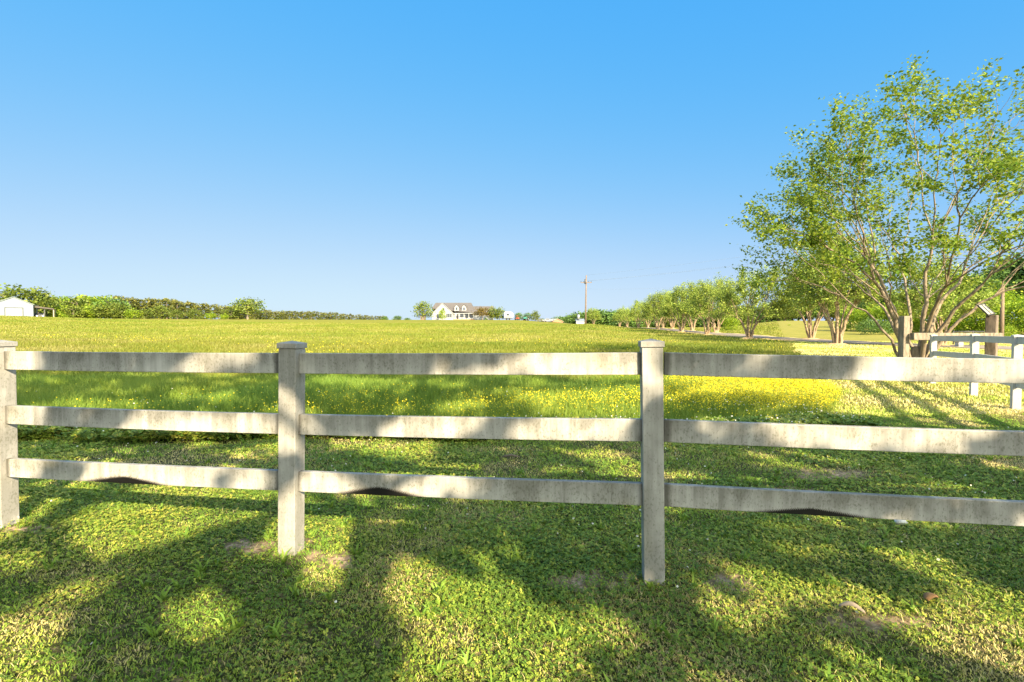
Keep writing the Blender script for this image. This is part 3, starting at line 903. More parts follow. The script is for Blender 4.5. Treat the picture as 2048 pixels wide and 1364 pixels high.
# ------------------------------------------------------------------ white farmhouse
HD = 212.0
k_ = HD / FPX
def hx(zx): return (780 + zx / 5.69 - 1024) * k_
def hz(zy): return EYE + (654 - (580 + zy / 5.69)) * k_
def build_house():
    bx, bz = hx(600), 4.3
    t = thing('farmhouse', 'white farmhouse with grey roof, big front gable and two dormers on the rise', 'house', (bx, HD, bz))
    X = lambda zx: hx(zx) - bx
    Z = lambda zy: hz(zy) - bz
    gy = Z(345) - .6
    yw = 2.2      # porch depth: main wall stands back of the gable wing
    # front gable wing wall
    mb = MB(); mb.prism_y([(X(484), gy), (X(722), gy), (X(722), Z(262)), (X(600), Z(155)), (X(484), Z(262))], 0, 9)
    mb.box(X(722) + .003, X(955), yw, 9, gy, Z(262))
    mb.build('wall', M['white_paint'], t)
    # right side wing / garage wall
    mb = MB(); mb.box(X(958), X(1172), .8, 8.5, gy, Z(272)); mb.build('garage_wall', M['white_paint'], t)
    # roofs
    mb = MB()
    ov = .35
    a, c, e = (X(472), Z(272)), (X(600), Z(148)), (X(733), Z(272))
    th = .22
    mb.prism_y([a, (a[0], a[1] - th), (c[0], c[1] - th), c], -ov, 6)
    mb.prism_y([c, (c[0], c[1] - th), (e[0], e[1] - th), e], -ov, 6)
    mb.build('gable_roof', M['white_paint'], t)
    mb = MB()
    mb.prism_y([(a[0] + .3, a[1] + .32), (c[0], c[1] + .08), (e[0] - .3, e[1] + .32), (e[0] - .3, e[1] + .20), (c[0], c[1] + .003), (a[0] + .3, a[1] + .20)], -ov + .12, 6)
    # main side-gabled roof: ridge runs along x
    zr, ze = Z(138), Z(258)
    x0, x1 = X(498), X(915)
    yr = 5.6
    rf = [(X(733) - 3.5, -.0)]
    mb.add([(x0, yr, zr), (x1, yr, zr), (X(962), -.5, ze), (x0 - 1.2, -.5 + 3.2, ze + 2.0), (x0 - 1.0, 10.5, ze), (X(962), 10.5, ze),
            (x0, yr, zr - .2), (x1, yr, zr - .2), (X(962), -.5, ze - .2), (x0 - 1.2, 2.7, ze + 1.8), (x0 - 1.0, 10.5, ze - .2), (X(962), 10.5, ze - .2)],
           [(3, 2, 1, 0), (0, 1, 5, 4), (9, 8, 2, 3), (1, 2, 5), (8, 11, 5, 2), (6, 7, 8, 9), (10, 11, 7, 6), (4, 5, 11, 10), (0, 4, 10, 9, 3)])
    mb.build('roof', M['roof_shingle'], t)
    mb = MB()
    zr2, ze2 = Z(180), Z(275)
    mb.prism_x([(.4, ze2), (4.6, zr2), (8.9, ze2), (8.9, ze2 - .2), (4.6, zr2 - .2), (.4, ze2 - .2)], X(925), X(1178))
    mb.build('garage_roof', M['roof_shingle'], t)
    # dormers
    for zc in (757, 841):
        mb = MB()
        w = 1.62 / 2 * 1.15
        cx = X(zc)
        mb.prism_y([(cx - w, Z(240)), (cx + w, Z(240)), (cx + w, Z(195)), (cx, Z(168)), (cx - w, Z(195))], .9, 4.5)
        d = mb.build('dormer', M['white_paint'], t)
        mb = MB()
        for s_ in (-1, 1):
            pts = [(cx, Z(161)), (cx, Z(166)), (cx + s_ * (w + .2), Z(197)), (cx + s_ * (w + .2), Z(192))]
            mb.prism_y(pts if s_ < 0 else pts[::-1], .7, 4.6)
        mb.build('dormer_roof', M['roof_shingle'], d)
        mb = MB(); mb.box(cx - .38, cx + .38, .86, .89, Z(228), Z(196)); mb.build('window', M['glass'], d)
    # porch: floor, brick skirt, posts, beam
    mb = MB(); mb.box(X(724), X(958), -.3, yw - .01, gy, Z(330)); mb.build('porch_base', M['brick'], t)
    mb = MB(); mb.box(X(735), X(955), -.32, -.12, Z(268), Z(259) - .1); mb.build('porch_beam', M['white_paint'], t)
    for zx in (742, 785, 843, 897, 950):
        mb = MB(); mb.box(X(zx) - .11, X(zx) + .11, -.30, -.08, Z(330), Z(268)); mb.build('porch_post', M['white_paint'], t)
    for a_, b_ in ((792, 836), (852, 888), (904, 944)):
        mb = MB(); mb.box(X(a_), X(b_), yw - .04, yw - .004, Z(318 if a_ != 792 else 306), Z(272)); mb.build('window', M['glass'], t)
    mb = MB(); mb.box(X(752), X(776), yw - .05, yw - .004, Z(330), Z(272)); mb.build('door', M['shutter'], t)
    # arched gable window with shutters
    pts = [(X(650), Z(314)), (X(700), Z(314)), (X(700), Z(272))] + [(X(675) + math.cos(q) * (X(700) - X(675)), Z(272) + math.sin(q) * .75) for q in np.linspace(.3, 2.84, 7)] + [(X(650), Z(272))]
    mb = MB(); mb.prism_y(pts, -.10, -.004); fr = mb.build('window_frame', M['white_paint'], t)
    for a_, b_ in ((654, 673), (677, 696)):
        mb = MB(); mb.box(X(a_), X(b_), -.125, -.103, Z(310), Z(268)); mb.build('window', M['glass'], fr)
    for a_, b_ in ((640, 649), (701, 710)):
        mb = MB(); mb.box(X(a_), X(b_), -.08, -.004, Z(314), Z(270)); mb.build('shutter', M['shutter'], t)
    mb = MB(); mb.box(X(532), X(584), -.06, -.004, Z(318), Z(274)); mb.build('window', M['glass'], t)
    mb = MB(); mb.box(X(603), X(622), -.06, -.004, Z(234), Z(204)); mb.build('window', M['glass'], t)
    mb = MB(); mb.box(X(1030), X(1100), .74, .79, Z(336), Z(290)); mb.build('garage_door', M['door_white'], t)
    mb = MB(); mb.box(X(480) - .2, X(494), 9.2, 10.0, Z(262), Z(200)); mb.build('chimney', M['brick'], t)
build_house()
HG = 'garden trees and bushes around the farmhouse'
def yard(proto, name, label, zx, zy, Y=206, wide=1.0, cat='tree', mat=None):
    return place(proto, name, label, 780 + zx / 5.69, Y, 580 + zy / 5.69, None, cat, wide, .2)
yard(PB[0], 'broadleaf_tree', 'full round green tree at the left end of the farmhouse', 385, 124, wide=1.0)
yard(PBr[1], 'young_tree', 'thin young tree in front of the farmhouse gable', 596, 198, wide=.55)
pr = proto_round(181, 70, 18, .08, 'leaf_red', rx=.60)
yard(pr, 'broadleaf_tree', 'bronze-leaved tree in front of the garage wing', 1050, 184, wide=1.1)
yard(PB[2], 'broadleaf_tree', 'pale green tree between the bronze tree and the camper', 1168, 178, wide=.85)
yard(PB[1], 'broadleaf_tree', 'darker green tree just left of the white camper', 1245, 188, wide=.85)
yard(PBUSHD[0], 'bush', 'low dark bush under the bronze-leaved tree', 1090, 312, Y=203, wide=.8, cat='bush')
yard(PD[0], 'bush', 'dark round tree behind the red tractor', 1470, 246, wide=.9)
yard(PD[1], 'bush', 'dark round tree behind the green tractor', 1565, 250, wide=.9, Y=208)
yard(PB[1], 'broadleaf_tree', 'taller olive tree right of the green tractor', 1655, 226, wide=.85)
yard(PD[2], 'bush', 'small dark bush beside the parked pickup', 1740, 318, wide=1.2, cat='bush')

def at_house(zx, Y=204):
    x = (780 + zx / 5.69 - 1024) / FPX * Y
    return x, Y, H(x, Y)
# shed-like utility box left of the house
x, y, z = at_house(374)
t = thing('garden_shed', 'small dark slatted bin shed under the tree left of the farmhouse', 'shed', (x, y, z))
mb = MB(); mb.box(-1.0, 1.0, 0, 1.6, -.4, 1.75); mb.build('wall', M['timber_dark'], t)
mb = MB(); mb.prism_y([(-1.15, 1.752), (1.15, 1.752), (1.15, 1.85), (-1.15, 1.95)], -.15, 1.75); mb.build('roof', M['trim_grey'], t)

def wheel(parent, x, y, z, r, w=.22):
    mb = MB(); mb.tube([(x - w / 2, y, z), (x + w / 2, y, z)], r, 14)
    o = mb.build('wheel', M['tyre'], parent)
    mb = MB(); mb.tube([(x - w / 2 - .012, y, z), (x + w / 2 + .012, y, z)], r * .5, 10)
    mb.build('rim', M['galv'], o)
# camper trailer: side on, rounded right end
x, y, z = at_house(1353)
t = thing('camper_trailer', 'white camper trailer with rounded front parked beside the house', 'camper', (x, y, z))
pts = [(-1.9, .75), (1.5, .75), (2.05, 1.4), (1.95, 2.3), (1.35, 3.1), (.5, 3.45), (-1.3, 3.45), (-1.75, 3.2), (-1.9, 2.8)]
mb = MB(); mb.prism_y(pts, -1.2, 1.2); mb.build('body', M['white_metal'], t, bevel=.08)
mb = MB(); mb.prism_y([(-1.85, .55), (1.35, .55), (1.48, .748), (-1.85, .748)], -1.15, 1.15); mb.build('skirt', M['dark_paint'], t)
mb = MB(); mb.box(-1.6, .9, -1.23, -1.203, 1.05, 1.35); mb.build('stripe', M['trim_grey'], t)
mb = MB(); mb.box(-.9, .1, -1.235, -1.203, 1.8, 2.5); mb.build('window', M['glass'], t)
mb = MB(); mb.box(.9, 1.45, -1.235, -1.203, 1.0, 2.7); mb.build('door', M['door_white'], t)
for wx in (-.9, .2):
    mb = MB(); mb.tube([(wx, -1.15, .35), (wx, -.9, .35)], .38, 14); mb.build('wheel', M['tyre'], t)

def tractor(name, label, zx, paint, Y=203, s=1.0, rz=0.0):
    x, y, z = at_house(zx, Y)
    t = thing(name, label, 'tractor', (x, y, z), rz)
    t.scale = (s, s, s)
    mb = MB(); mb.prism_x([(-1.5, .7), (-.1, .7), (-.1, 1.5), (-1.4, 1.35)], -.35, .35); mb.build('hood', M[paint], t, bevel=.05)
    mb = MB(); mb.box(-.75, .75, -.1, 1.1, .75, 1.2); mb.build('body', M[paint], t)
    mb = MB()
    for sx in (-.6, .6):
        for yy in (0, 1.0): mb.box(sx - .05, sx + .05, yy - .05, yy + .05, 1.2, 2.3)
    mb.build('cab_frame', M['black_metal'], t)
    mb = MB(); mb.box(-.75, .75, -.2, 1.2, 2.303, 2.4); mb.build('cab_roof', M[paint], t)
    for sx in (-.75, .75):
        wheel(t, sx, .6, .7, .72, .35); wheel(t, sx * .8, -1.1, .42, .42, .25)
tractor('tractor', 'small red tractor parked right of the white camper', 1447, 'red_paint', s=.72, rz=.6)
tractor('tractor', 'green tractor with cab parked in front of the dark bushes', 1546, 'teal_paint', s=1.0, rz=-.5)

def pickup(label, zx, paint, Y, s=1.0, name='pickup_truck', cat='pickup', van=False, rz=0.0, xyz=None):
    x, y, z = xyz or at_house(zx, Y)
    t = thing(name, label, cat, (x, y, z), rz)
    t.scale = (s, s, s)
    # front faces -y
    body = [(-2.6, .55), (-2.55, 1.0), (-1.1, 1.12), (-.5, 1.75), (.9, 1.78), (1.15, 1.15), (2.6, 1.12), (2.65, .55)] if not van else \
           [(-2.3, .45), (-2.25, .95), (-1.1, 1.05), (-.35, 1.6), (1.6, 1.62), (2.25, 1.1), (2.3, .45)]
    mb = MB(); mb.prism_x(body[::-1], -.92, .92); mb.build('body', M[paint], t, bevel=.06)
    w0 = body[2], body[3]
    mb = MB()
    (ya, za), (yb, zb) = w0
    mb.add([(-.75, ya + .08, za + .08), (.75, ya + .08, za + .08), (.68, yb - .06, zb - .04), (-.68, yb - .06, zb - .04)], [(0, 1, 2, 3)])
    for v in range(4):
        vx = mb.v[v]; mb.v[v] = (vx[0], vx[1] - .03, vx[2] + .03)
    mb.add([(v[0], v[1] + .02, v[2] - .02) for v in mb.v[:4]], [(3, 2, 1, 0)])
    mb.build('windscreen', M['glass'], t)
    for sx in (-1, 1):
        mb = MB(); mb.box(sx * .925 - .012, sx * .925 + .012, -.55, .8, 1.18, 1.6); mb.build('side_window', M['glass'], t)
        mb = MB(); mb.box(sx * .62 - .2, sx * .62 + .2, body[0][0] - .03, body[0][0] + .05, .72, .92); mb.build('headlight', M['galv'], t)
        wheel(t, sx * .82, -1.65, .38, .38); wheel(t, sx * .82, 1.6, .38, .38)
    mb = MB(); mb.box(-.5, .5, body[0][0] - .025, body[0][0] + .04, .58, .95); mb.build('grille', M['black_metal'], t)
    mb = MB(); mb.box(-.93, .93, body[0][0] - .10, body[0][0] - .027, .42, .57); mb.build('bumper', M['galv'], t)
pickup('white pickup truck parked near the red-roofed shed', 1800, 'white_metal', 203, .85, rz=1.25)
pickup('dull olive pickup half hidden by the bushes', 1722, 'olive_paint', 205, .75, rz=1.3)
# red-brick outbuilding with pale roof slope, half below the crest
x, y, z = at_house(1905, 214)
t = thing('outbuilding', 'low outbuilding with a brick-red gable and pale roof below the crest', 'shed', (x, y, z - 1.0), .35)
mb = MB(); mb.prism_y([(-2.6, 0), (2.6, 0), (2.6, 1.5), (0, 2.6), (-2.6, 1.5)], 0, 7); mb.build('wall', M['red_brick'], t)
mb = MB(); mb.prism_y([(-3.0, 1.45), (0, 2.72), (0, 2.62), (-3.0, 1.35)][::-1], -.3, 7.3); mb.prism_y([(3.0, 1.45), (0, 2.72), (0, 2.62), (3.0, 1.35)], -.3, 7.3)
mb.build('roof', M['panel_back'], t)

# ------------------------------------------------------------------ white metal shed with lean-to (left edge)
SD = 150.0
ks = SD / FPX
x0 = (28.5 - 1024) * ks
zb = H(x0, SD) - .1
SR = rad(40)
KW = 1 / (math.cos(SR) + .9955 * math.sin(SR))
t = thing('metal_shed', 'white metal shed with a roller door at the left edge of the field', 'shed', (x0, SD, zb), SR)
z_eave, z_peak = EYE + (654 - 608.5) * ks - zb, EYE + (654 - 594.5) * ks - zb
hw = (68.5 - 28.5) * ks * KW
mb = MB(); mb.prism_y([(-hw, -.5), (hw, -.5), (hw, z_eave), (0, z_peak), (-hw, z_eave)], 0, 15)
for k in range(40):
    xx = -hw + (k + .5) * 2 * hw / 40
    zt = z_eave + (z_peak - z_eave) * (1 - abs(xx) / hw) - .12
    mb.box(xx - .03, xx + .03, -.028, -.003, -.4, zt)
mb.build('wall', M['metal_wall'], t)
mb = MB()
for s_ in (-1, 1):
    pts = [(0, z_peak + .02), (0, z_peak + .20), (s_ * (hw + .3), z_eave + .08), (s_ * (hw + .3), z_eave - .10)]
    mb.prism_y(pts if s_ < 0 else pts[::-1], -.25, 15.3)
mb.build('roof', M['roof_metal'], t)
dx0, dx1 = (12.5 - 28.5) * ks * KW, (46.0 - 28.5) * ks * KW
dz = EYE + (654 - 616.5) * ks - zb
mb = MB(); mb.box(dx0, dx1, -.05, -.031, -.3, dz)
dr = mb.build('roller_door', M['door_white'], t)
mb = MB(); mb.box(dx0 - .24, dx0 - .003, -.08, -.031, -.3, dz + .26); mb.box(dx1 + .003, dx1 + .24, -.08, -.031, -.3, dz + .26); mb.box(dx0, dx1, -.08, -.031, dz + .003, dz + .26)
mb.build('door_frame', M['trim_grey'], dr)
lx1 = (111.5 - 28.5) * ks * KW
lz0, lz1 = EYE + (654 - 610.5) * ks - zb, EYE + (654 - 615.5) * ks - zb
mb = MB(); mb.prism_y([(hw + .31, lz0), (hw + .31, lz0 - .55), (lx1, lz1 - .35), (lx1, lz1)][::-1], .5, 12); mb.build('lean_to_roof', M['roof_rust'], t)
for pxx, mt in ((91.5, 'black_metal'), (111, 'bark_pale')):
    for yy in (.8, 11.5):
        xx = (pxx - 28.5) * ks * KW
        mb = MB(); mb.box(xx - .13, xx + .13, yy - .13, yy + .13, -.4, lz1 - .36); mb.build('lean_to_post', M[mt], t)
def by_shed(px, back):
    l = (px - 28.5) * ks * KW
    x, y = x0 + l * math.cos(SR) - back * math.sin(SR), SD + l * math.sin(SR) + back * math.cos(SR)
    return x, y, H(x, y)
pickup('silver car with its bonnet outward under the lean-to of the metal shed', 0, 'silver', 152, 1.0, 'parked_car', 'car', True, SR, by_shed(81, 4.0))
pickup('dark car parked deeper under the lean-to beside the shed wall', 0, 'dark_paint', 156, 1.0, 'parked_car', 'car', True, SR, by_shed(75, 9.0))
for pxx, top in ((118, 622), (126, 627), (134, 630)):
    place(PBUSH[pxx % 3], 'bush', {118: 'reddish scrub just right of the lean-to', 126: 'low scrub bush second right of the lean-to', 134: 'smallest scrub bush right of the lean-to'}[pxx], pxx, 160, top, None, 'bush', 1.0)

# ------------------------------------------------------------------ utility pole with its wires
PX, PY = (1171 - 1024) / FPX * 110, 110.0
pz = H(PX, PY)
ptop = EYE + (654 - 551) / FPX * PY
t = thing('utility_pole', 'wooden utility pole with one crossarm standing in the field right of the house', 'utility pole', (PX, PY, pz))
hp = ptop - pz
mb = MB(); mb.tube([(0, 0, -.4), (.05, 0, hp * .5), (.12, 0, hp)], [.19, .16, .12], 10); mb.build('pole', M['pole'], t)
za = EYE + (654 - 565.5) / FPX * PY - pz
mb = MB(); mb.box(-1.15, 1.25, -.30, -.18, za - .07, za + .07); mb.build('crossarm', M['pole'], t)
for xx in (-1.05, -.5, .6, 1.15):
    mb = MB(); mb.tube([(xx, -.24, za + .07), (xx, -.24, za + .32)], [.06, .08], 8); mb.build('insulator', M['trim_grey'], t)
mb = MB(); mb.tube([(-.18, -.28, za - .3), (-.18, -.28, za + .75)], .16, 10); mb.build('transformer', M['trim_grey'], t)
NEXT = Vector((66, 26, 12.5))
for i, (ox, z0, sag) in enumerate(((-.5, pz + za + .32, 1.0), (.6, pz + za + .32, 1.0), (0.1, ptop, 1.0), (.1, pz + za - 1.4, 2.2))):
    a = Vector((PX + ox, PY - .24, z0)); b = Vector((NEXT.x + ox, NEXT.y, NEXT.z + (z0 - (pz + za))))
    pts = []
    for k in range(25):
        u = k / 24
        q = a.lerp(b, u); q.z -= sag * 4 * u * (1 - u); pts.append(q)
    mb = MB(); mb.tube(pts, .008, 5)
    tag(mb.build('power_line', M['wire'], None), ('lowest sagging wire strung from the utility pole' if i == 3 else 'upper power line strung from the pole over the tree row'), 'wire', 'wires from the utility pole')
def small_pole(px, Y, top, label, arm=True):
    x = (px - 1024) / FPX * Y
    z = H(x, Y)
    h = EYE + (654 - top) / FPX * Y - z
    t = thing('utility_pole', label, 'utility pole', (x, Y, z))
    mb = MB(); mb.tube([(0, 0, -.3), (0, 0, h)], [.16, .11], 8); mb.build('pole', M['pole'], t)
    if not arm: return
    mb = MB(); mb.box(-.9, .9, -.2, -.1, h - .5, h - .38); mb.build('crossarm', M['pole'], t)
small_pole(173, 235, 589, 'far utility pole tip above the left wood')
small_pole(2003, 40, 568, 'thin pole in the bright bushes at the right', False)

# white barn far behind the pole
x = (1160 - 1024) / FPX * 250
t = thing('barn', 'long white barn roof low on the skyline behind the utility pole', 'barn', (x, 250, H(x, 250)))
mb = MB(); mb.box(-1.9, 2.2, 0, 6, -.5, 2.2); mb.build('wall', M['white_paint'], t)
mb = MB(); mb.prism_x([(-.3, 2.2), (3, 3.4), (6.3, 2.2)], -2.1, 2.4); mb.build('roof', M['metal_wall'], t)
mb = MB(); mb.tube([(-.7, 1, 3.0), (-.7, 1, 5.4)], .7, 12); mb.build('silo', M['galv'], t)

# ------------------------------------------------------------------ trees at the right of the skyline and behind the drive
px = 1112
while px < 1245:
    place(R_.choice(PD), 'broadleaf_tree', 'dark tree in the far wood behind the utility pole', px, R_.uniform(255, 275), prof(px, [(1112, 634), (1135, 630), (1160, 623), (1200, 618), (1245, 622)]) + R_.uniform(-2, 2), 'far wood behind the utility pole', wide=1.6, base_drop=1.6)
    px += R_.uniform(7, 10)
px = 1245
while px < 1560:
    place(R_.choice(PD + PB), 'broadleaf_tree', 'tree in the far wood seen between the crape myrtles', px, R_.uniform(215, 245), prof(px, [(1245, 624), (1400, 622), (1560, 606)]) + R_.uniform(-3, 3), 'far wood behind the crape myrtles', wide=1.5, base_drop=1.6)
    px += R_.uniform(11, 16)
PDm = [proto_round(200 + i, 110, 26, .055, 'leaf_dark', rx=.48, clump=.075, hollow=.35) for i in range(3)]
PBm = [proto_round(210 + i, 110, 26, .050, 'leaf_mid', rx=.50, clump=.075, hollow=.35) for i in range(2)]
PBushm = [proto_round(220 + i, 110, 30, .050, 'leaf_bright', rx=.60, trunk=False, zc=.45, rz=.52, clump=.085, hollow=.35) for i in range(3)]
PBushd = proto_round(231, 130, 26, .06, 'leaf_dark', rx=1.0, trunk=False, zc=.45, rz=.52, clump=.085, hollow=.35)
px = 1545
while px < 1760:
    place(R_.choice(PDm + PBm), 'broadleaf_tree', 'dark woodland tree beyond the pale field right of the driveway', px, R_.uniform(150, 170), prof(px, [(1545, 604), (1640, 590), (1760, 580)]) + R_.uniform(-6, 6), 'woodland beyond the right field', wide=1.2, base_drop=1.2)
    px += R_.uniform(11, 16)
px = 1700
while px < 2230:
    place(R_.choice(PDm), 'broadleaf_tree', 'tall dark tree in the wood at the right edge', px, R_.uniform(72, 84), prof(px, [(1700, 598), (1800, 582), (1900, 560), (1960, 535), (2050, 500), (2230, 470)]) + R_.uniform(-10, 10), 'dark wood at the right edge', wide=.95)
    px += R_.uniform(24, 36)
for i, (px, Y, top, lab) in enumerate([
        (1705, 66, 612, 'bright green bush at the left end of the roadside thicket'), (1760, 62, 600, 'bright green bush rising behind the dark low bush'),
        (1850, 58, 596, 'bright green bush directly behind the tallest crape myrtle'), (1912, 54, 590, 'bright green bush left of the tilted panel'),
        (1965, 52, 586, 'bright green bush behind the tilted panel'), (2030, 50, 596, 'bright green bush right of the thick gate post'),
        (2090, 48, 585, 'bright green bush at the right edge of the picture'), (1810, 60, 592, 'bright green bush behind the square grey gate post'),
        (1885, 60, 575, 'tall bright young tree behind the side fence'), (2000, 58, 572, 'tall bright bush around the thin pole')]):
    place(PBushm[i % 3], 'bush', lab, px, Y, top, None, 'bush', 1.0, .2)
place(PBushd, 'bush', 'wide low dark bush left of the square grey gate post', 1752, 55, 632, None, 'bush', .9, .2)
place(PBushm[1], 'bush', 'small round bush alone in the pale field right of the full crape myrtle', 1578, 95, 648, None, 'bush', 1.1, .2)
place(PBushm[0], 'bush', 'bright bush between the driveway trees right of the full crape myrtle', 1460, 85, 630, None, 'bush', 1.1, .2)
wb = proto_round(241, 50, 14, .08, 'white_petal', rx=.6, trunk=False, zc=.45, rz=.5)
place(PBushm[2], 'bush', 'pale flowering shrub low beside the thick gate post', 2012, 42, 648, None, 'bush', .8, .2)

# ------------------------------------------------------------------ wooden gate frame, panel, far tube gate
GD = 14.6
def gx(px): return (px - 1024) / FPX * GD
def gz(py): return EYE + (654 - py) / FPX * GD
ox, oz = gx(1808), H(gx(1808), GD)
t = thing('timber_gateway', 'weathered grey timber gateway of two heavy posts joined by one beam', 'gate', (ox, GD, oz))
mb = MB(); mb.box(gx(1801) - ox, gx(1814) - ox, -.10, .10, -.3, gz(632) - oz); mb.build('post', M['timber'], t, rot=(0, 0, .12), bevel=.012)
px0 = gx(1991)
mb = MB()
mb.box(-.125, .125, -.125, .125, -.3, gz(630) - oz)
o = mb.build('post', M['timber_dark'], t, (px0 - ox, .12, 0), (0, 0, .62), bevel=.02); o['label'] = 'thick dark square post turned edge-on'
mb = MB(); mb.box(gx(1812) - ox, gx(1987) - ox, -.30, -.135, gz(679.5) - oz, gz(665.5) - oz); mb.build('beam', M['timber'], t, bevel=.012)
cx, cz = gx(1974), gz(619)
t = thing('solar_panel', 'small tilted panel with a dark frame fixed above the thick gate post', 'solar panel', (cx, GD + .05, cz))
mb = MB(); mb.box(-.16, .16, -.17, .17, -.006, .006); pn = mb.build('panel', M['panel_back'], t, (0, 0, 0), (rad(52), rad(-8), rad(24)))
mb = MB()
for a_ in ((-.19, -.161, -.20, .20), (.161, .19, -.20, .20), (-.161, .161, -.20, -.171), (-.161, .161, .171, .20), (-.012, .012, -.17, .17)):
    mb.box(*a_, -.018, .018)
mb.build('frame', M['black_metal'], pn)
mb = MB(); mb.tube([(0, 0, -.02), (.08, .03, -.13), (.20, .05, gz(640) - cz)], .022, 6); mb.build('bracket', M['black_metal'], t)

FD = 31.0
def fx(px): return (px - 1024) / FPX * FD
fz = H(fx(1935), FD)
t = thing('tube_gate', 'low dark steel tube gate far behind the side fence', 'gate', (fx(1907), FD, fz))
mb = MB()
L = fx(1985) - fx(1907)
for zz in (.35, .68, 1.0): mb.tube([(0, 0, zz), (L, 0, zz)], .03, 8)
for xx in (0, L * .5, L): mb.tube([(xx, 0, .2), (xx, 0, 1.05)], .035, 8)
mb.build('tube_frame', M['black_metal'], t)
for px, lab in ((1933, 'short white post left behind the tube gate'), (1963, 'short white post right behind the tube gate')):
    x = fx(px)
    tt = thing('gate_post', lab, 'post', (x, FD + .5, H(x, FD + .5)), 0, 'white posts behind the tube gate')
    post_mesh(.74, .30).build('post', M['white_post'], tt, bevel=.01)
    cap_mesh(.30).build('cap', M['white_post'], tt, (0, 0, .742))

# ------------------------------------------------------------------ shade trees behind the viewpoint (they cast the dappled light)
def poly_ground(pts, z=0.0):
    return np.array([tuple(at_ground(x, y, z))[:2] for x, y in pts])
BRIGHT = [poly_ground(p) for p in [
    [(190, 1018), (320, 1006), (440, 1018), (450, 1045), (360, 1085), (240, 1115), (170, 1100), (165, 1060)],
    [(260, 980), (540, 975), (560, 1005), (300, 1000)],
    [(612, 990), (705, 1000), (700, 1060), (712, 1090), (690, 1155), (620, 1165), (590, 1120)],
    [(60, 1215), (170, 1172), (225, 1180), (120, 1250), (95, 1310), (60, 1364), (0, 1364), (0, 1270)],
    [(350, 1215), (425, 1180), (455, 1210), (430, 1280), (380, 1290)],
    [(800, 1125), (890, 1150), (960, 1180), (1040, 1215), (1130, 1260), (1150, 1364), (790, 1364), (850, 1260), (770, 1190)],
    [(1370, 1165), (1440, 1190), (1560, 1285), (1500, 1275), (1400, 1215)],
    [(1740, 1100), (1830, 1096), (1910, 1135), (1890, 1155), (1800, 1140)],
    [(1640, 1145), (1720, 1185), (1800, 1225), (1700, 1225)],
    [(1880, 1165), (2048, 1190), (2120, 1364), (1960, 1320), (1800, 1262)],
    [(1590, 1028), (1700, 1040), (1730, 1058), (1650, 1050)],
    [(730, 890), (865, 888), (850, 928), (750, 915)],
    [(1135, 905), (1230, 902), (1275, 935), (1190, 930)],
    [(250, 985), (360, 990), (350, 1002), (250, 998)],
    [(730, 945), (820, 950), (820, 1000), (735, 990)],
    [(620, 768), (790, 770), (780, 785), (640, 785)],
    [(1040, 795), (1290, 785), (1290, 838), (1060, 838)],
    [(870, 815), (960, 810), (960, 830), (870, 832)],
    [(400, 745), (480, 748), (460, 765), (410, 765)],
    [(420, 800), (470, 795), (470, 820), (430, 822)],
    [(1360, 790), (1400, 788), (1420, 800), (1370, 805)],
]] + [np.array(q) for q in (
    # where the sun reaches the posts and stretches of the rails (their shadows fall here)
    [(-3.55, 3.45), (-3.95, 3.45), (-5.05, 6.1), (-4.65, 6.2)],
    [(-1.30, 3.3), (-1.62, 3.3), (-1.95, 4.0), (-1.62, 4.1)], [(-1.85, 4.5), (-2.2, 4.5), (-2.45, 5.0), (-2.1, 5.1)],
    [(-1.75, 3.95), (-.75, 3.9), (-.7, 4.15), (-1.7, 4.3)], [(-3.4, 4.85), (-2.35, 4.75), (-2.3, 5.15), (-3.3, 5.25)],
    [(-.6, 4.75), (.0, 4.7), (-.1, 5.1), (-.7, 5.1)], [(.9, 4.35), (1.9, 4.25), (1.8, 4.6), (.9, 4.65)], [(-1.0, 5.25), (-.2, 5.2), (-.35, 5.5), (-1.1, 5.5)], [(1.0, 5.0), (2.1, 4.85), (2.0, 5.25), (1.0, 5.3)])]
def in_poly(P, poly):
    x, y = P[:, 0], P[:, 1]
    r = np.zeros(len(P), bool)
    n = len(poly)
    for i in range(n):
        (x0, y0), (x1, y1) = poly[i], poly[(i + 1) % n]
        c = ((y0 > y) != (y1 > y)) & (x < (x1 - x0) * (y - y0) / (y1 - y0 + 1e-12) + x0)
        r ^= c
    return r
EDGE = [(-30, 17.0), (-14, 17.2), (-11, 16.6), (-6, 17.4), (-1, 16.4), (.5, 15.0), (2.5, 13.2), (3.8, 11.8), (5.0, 10.1), (6.0, 8.6), (7.2, 7.75), (9.5, 7.4), (20, 7.2)]
ex, ey = [e[0] for e in EDGE], [e[1] for e in EDGE]

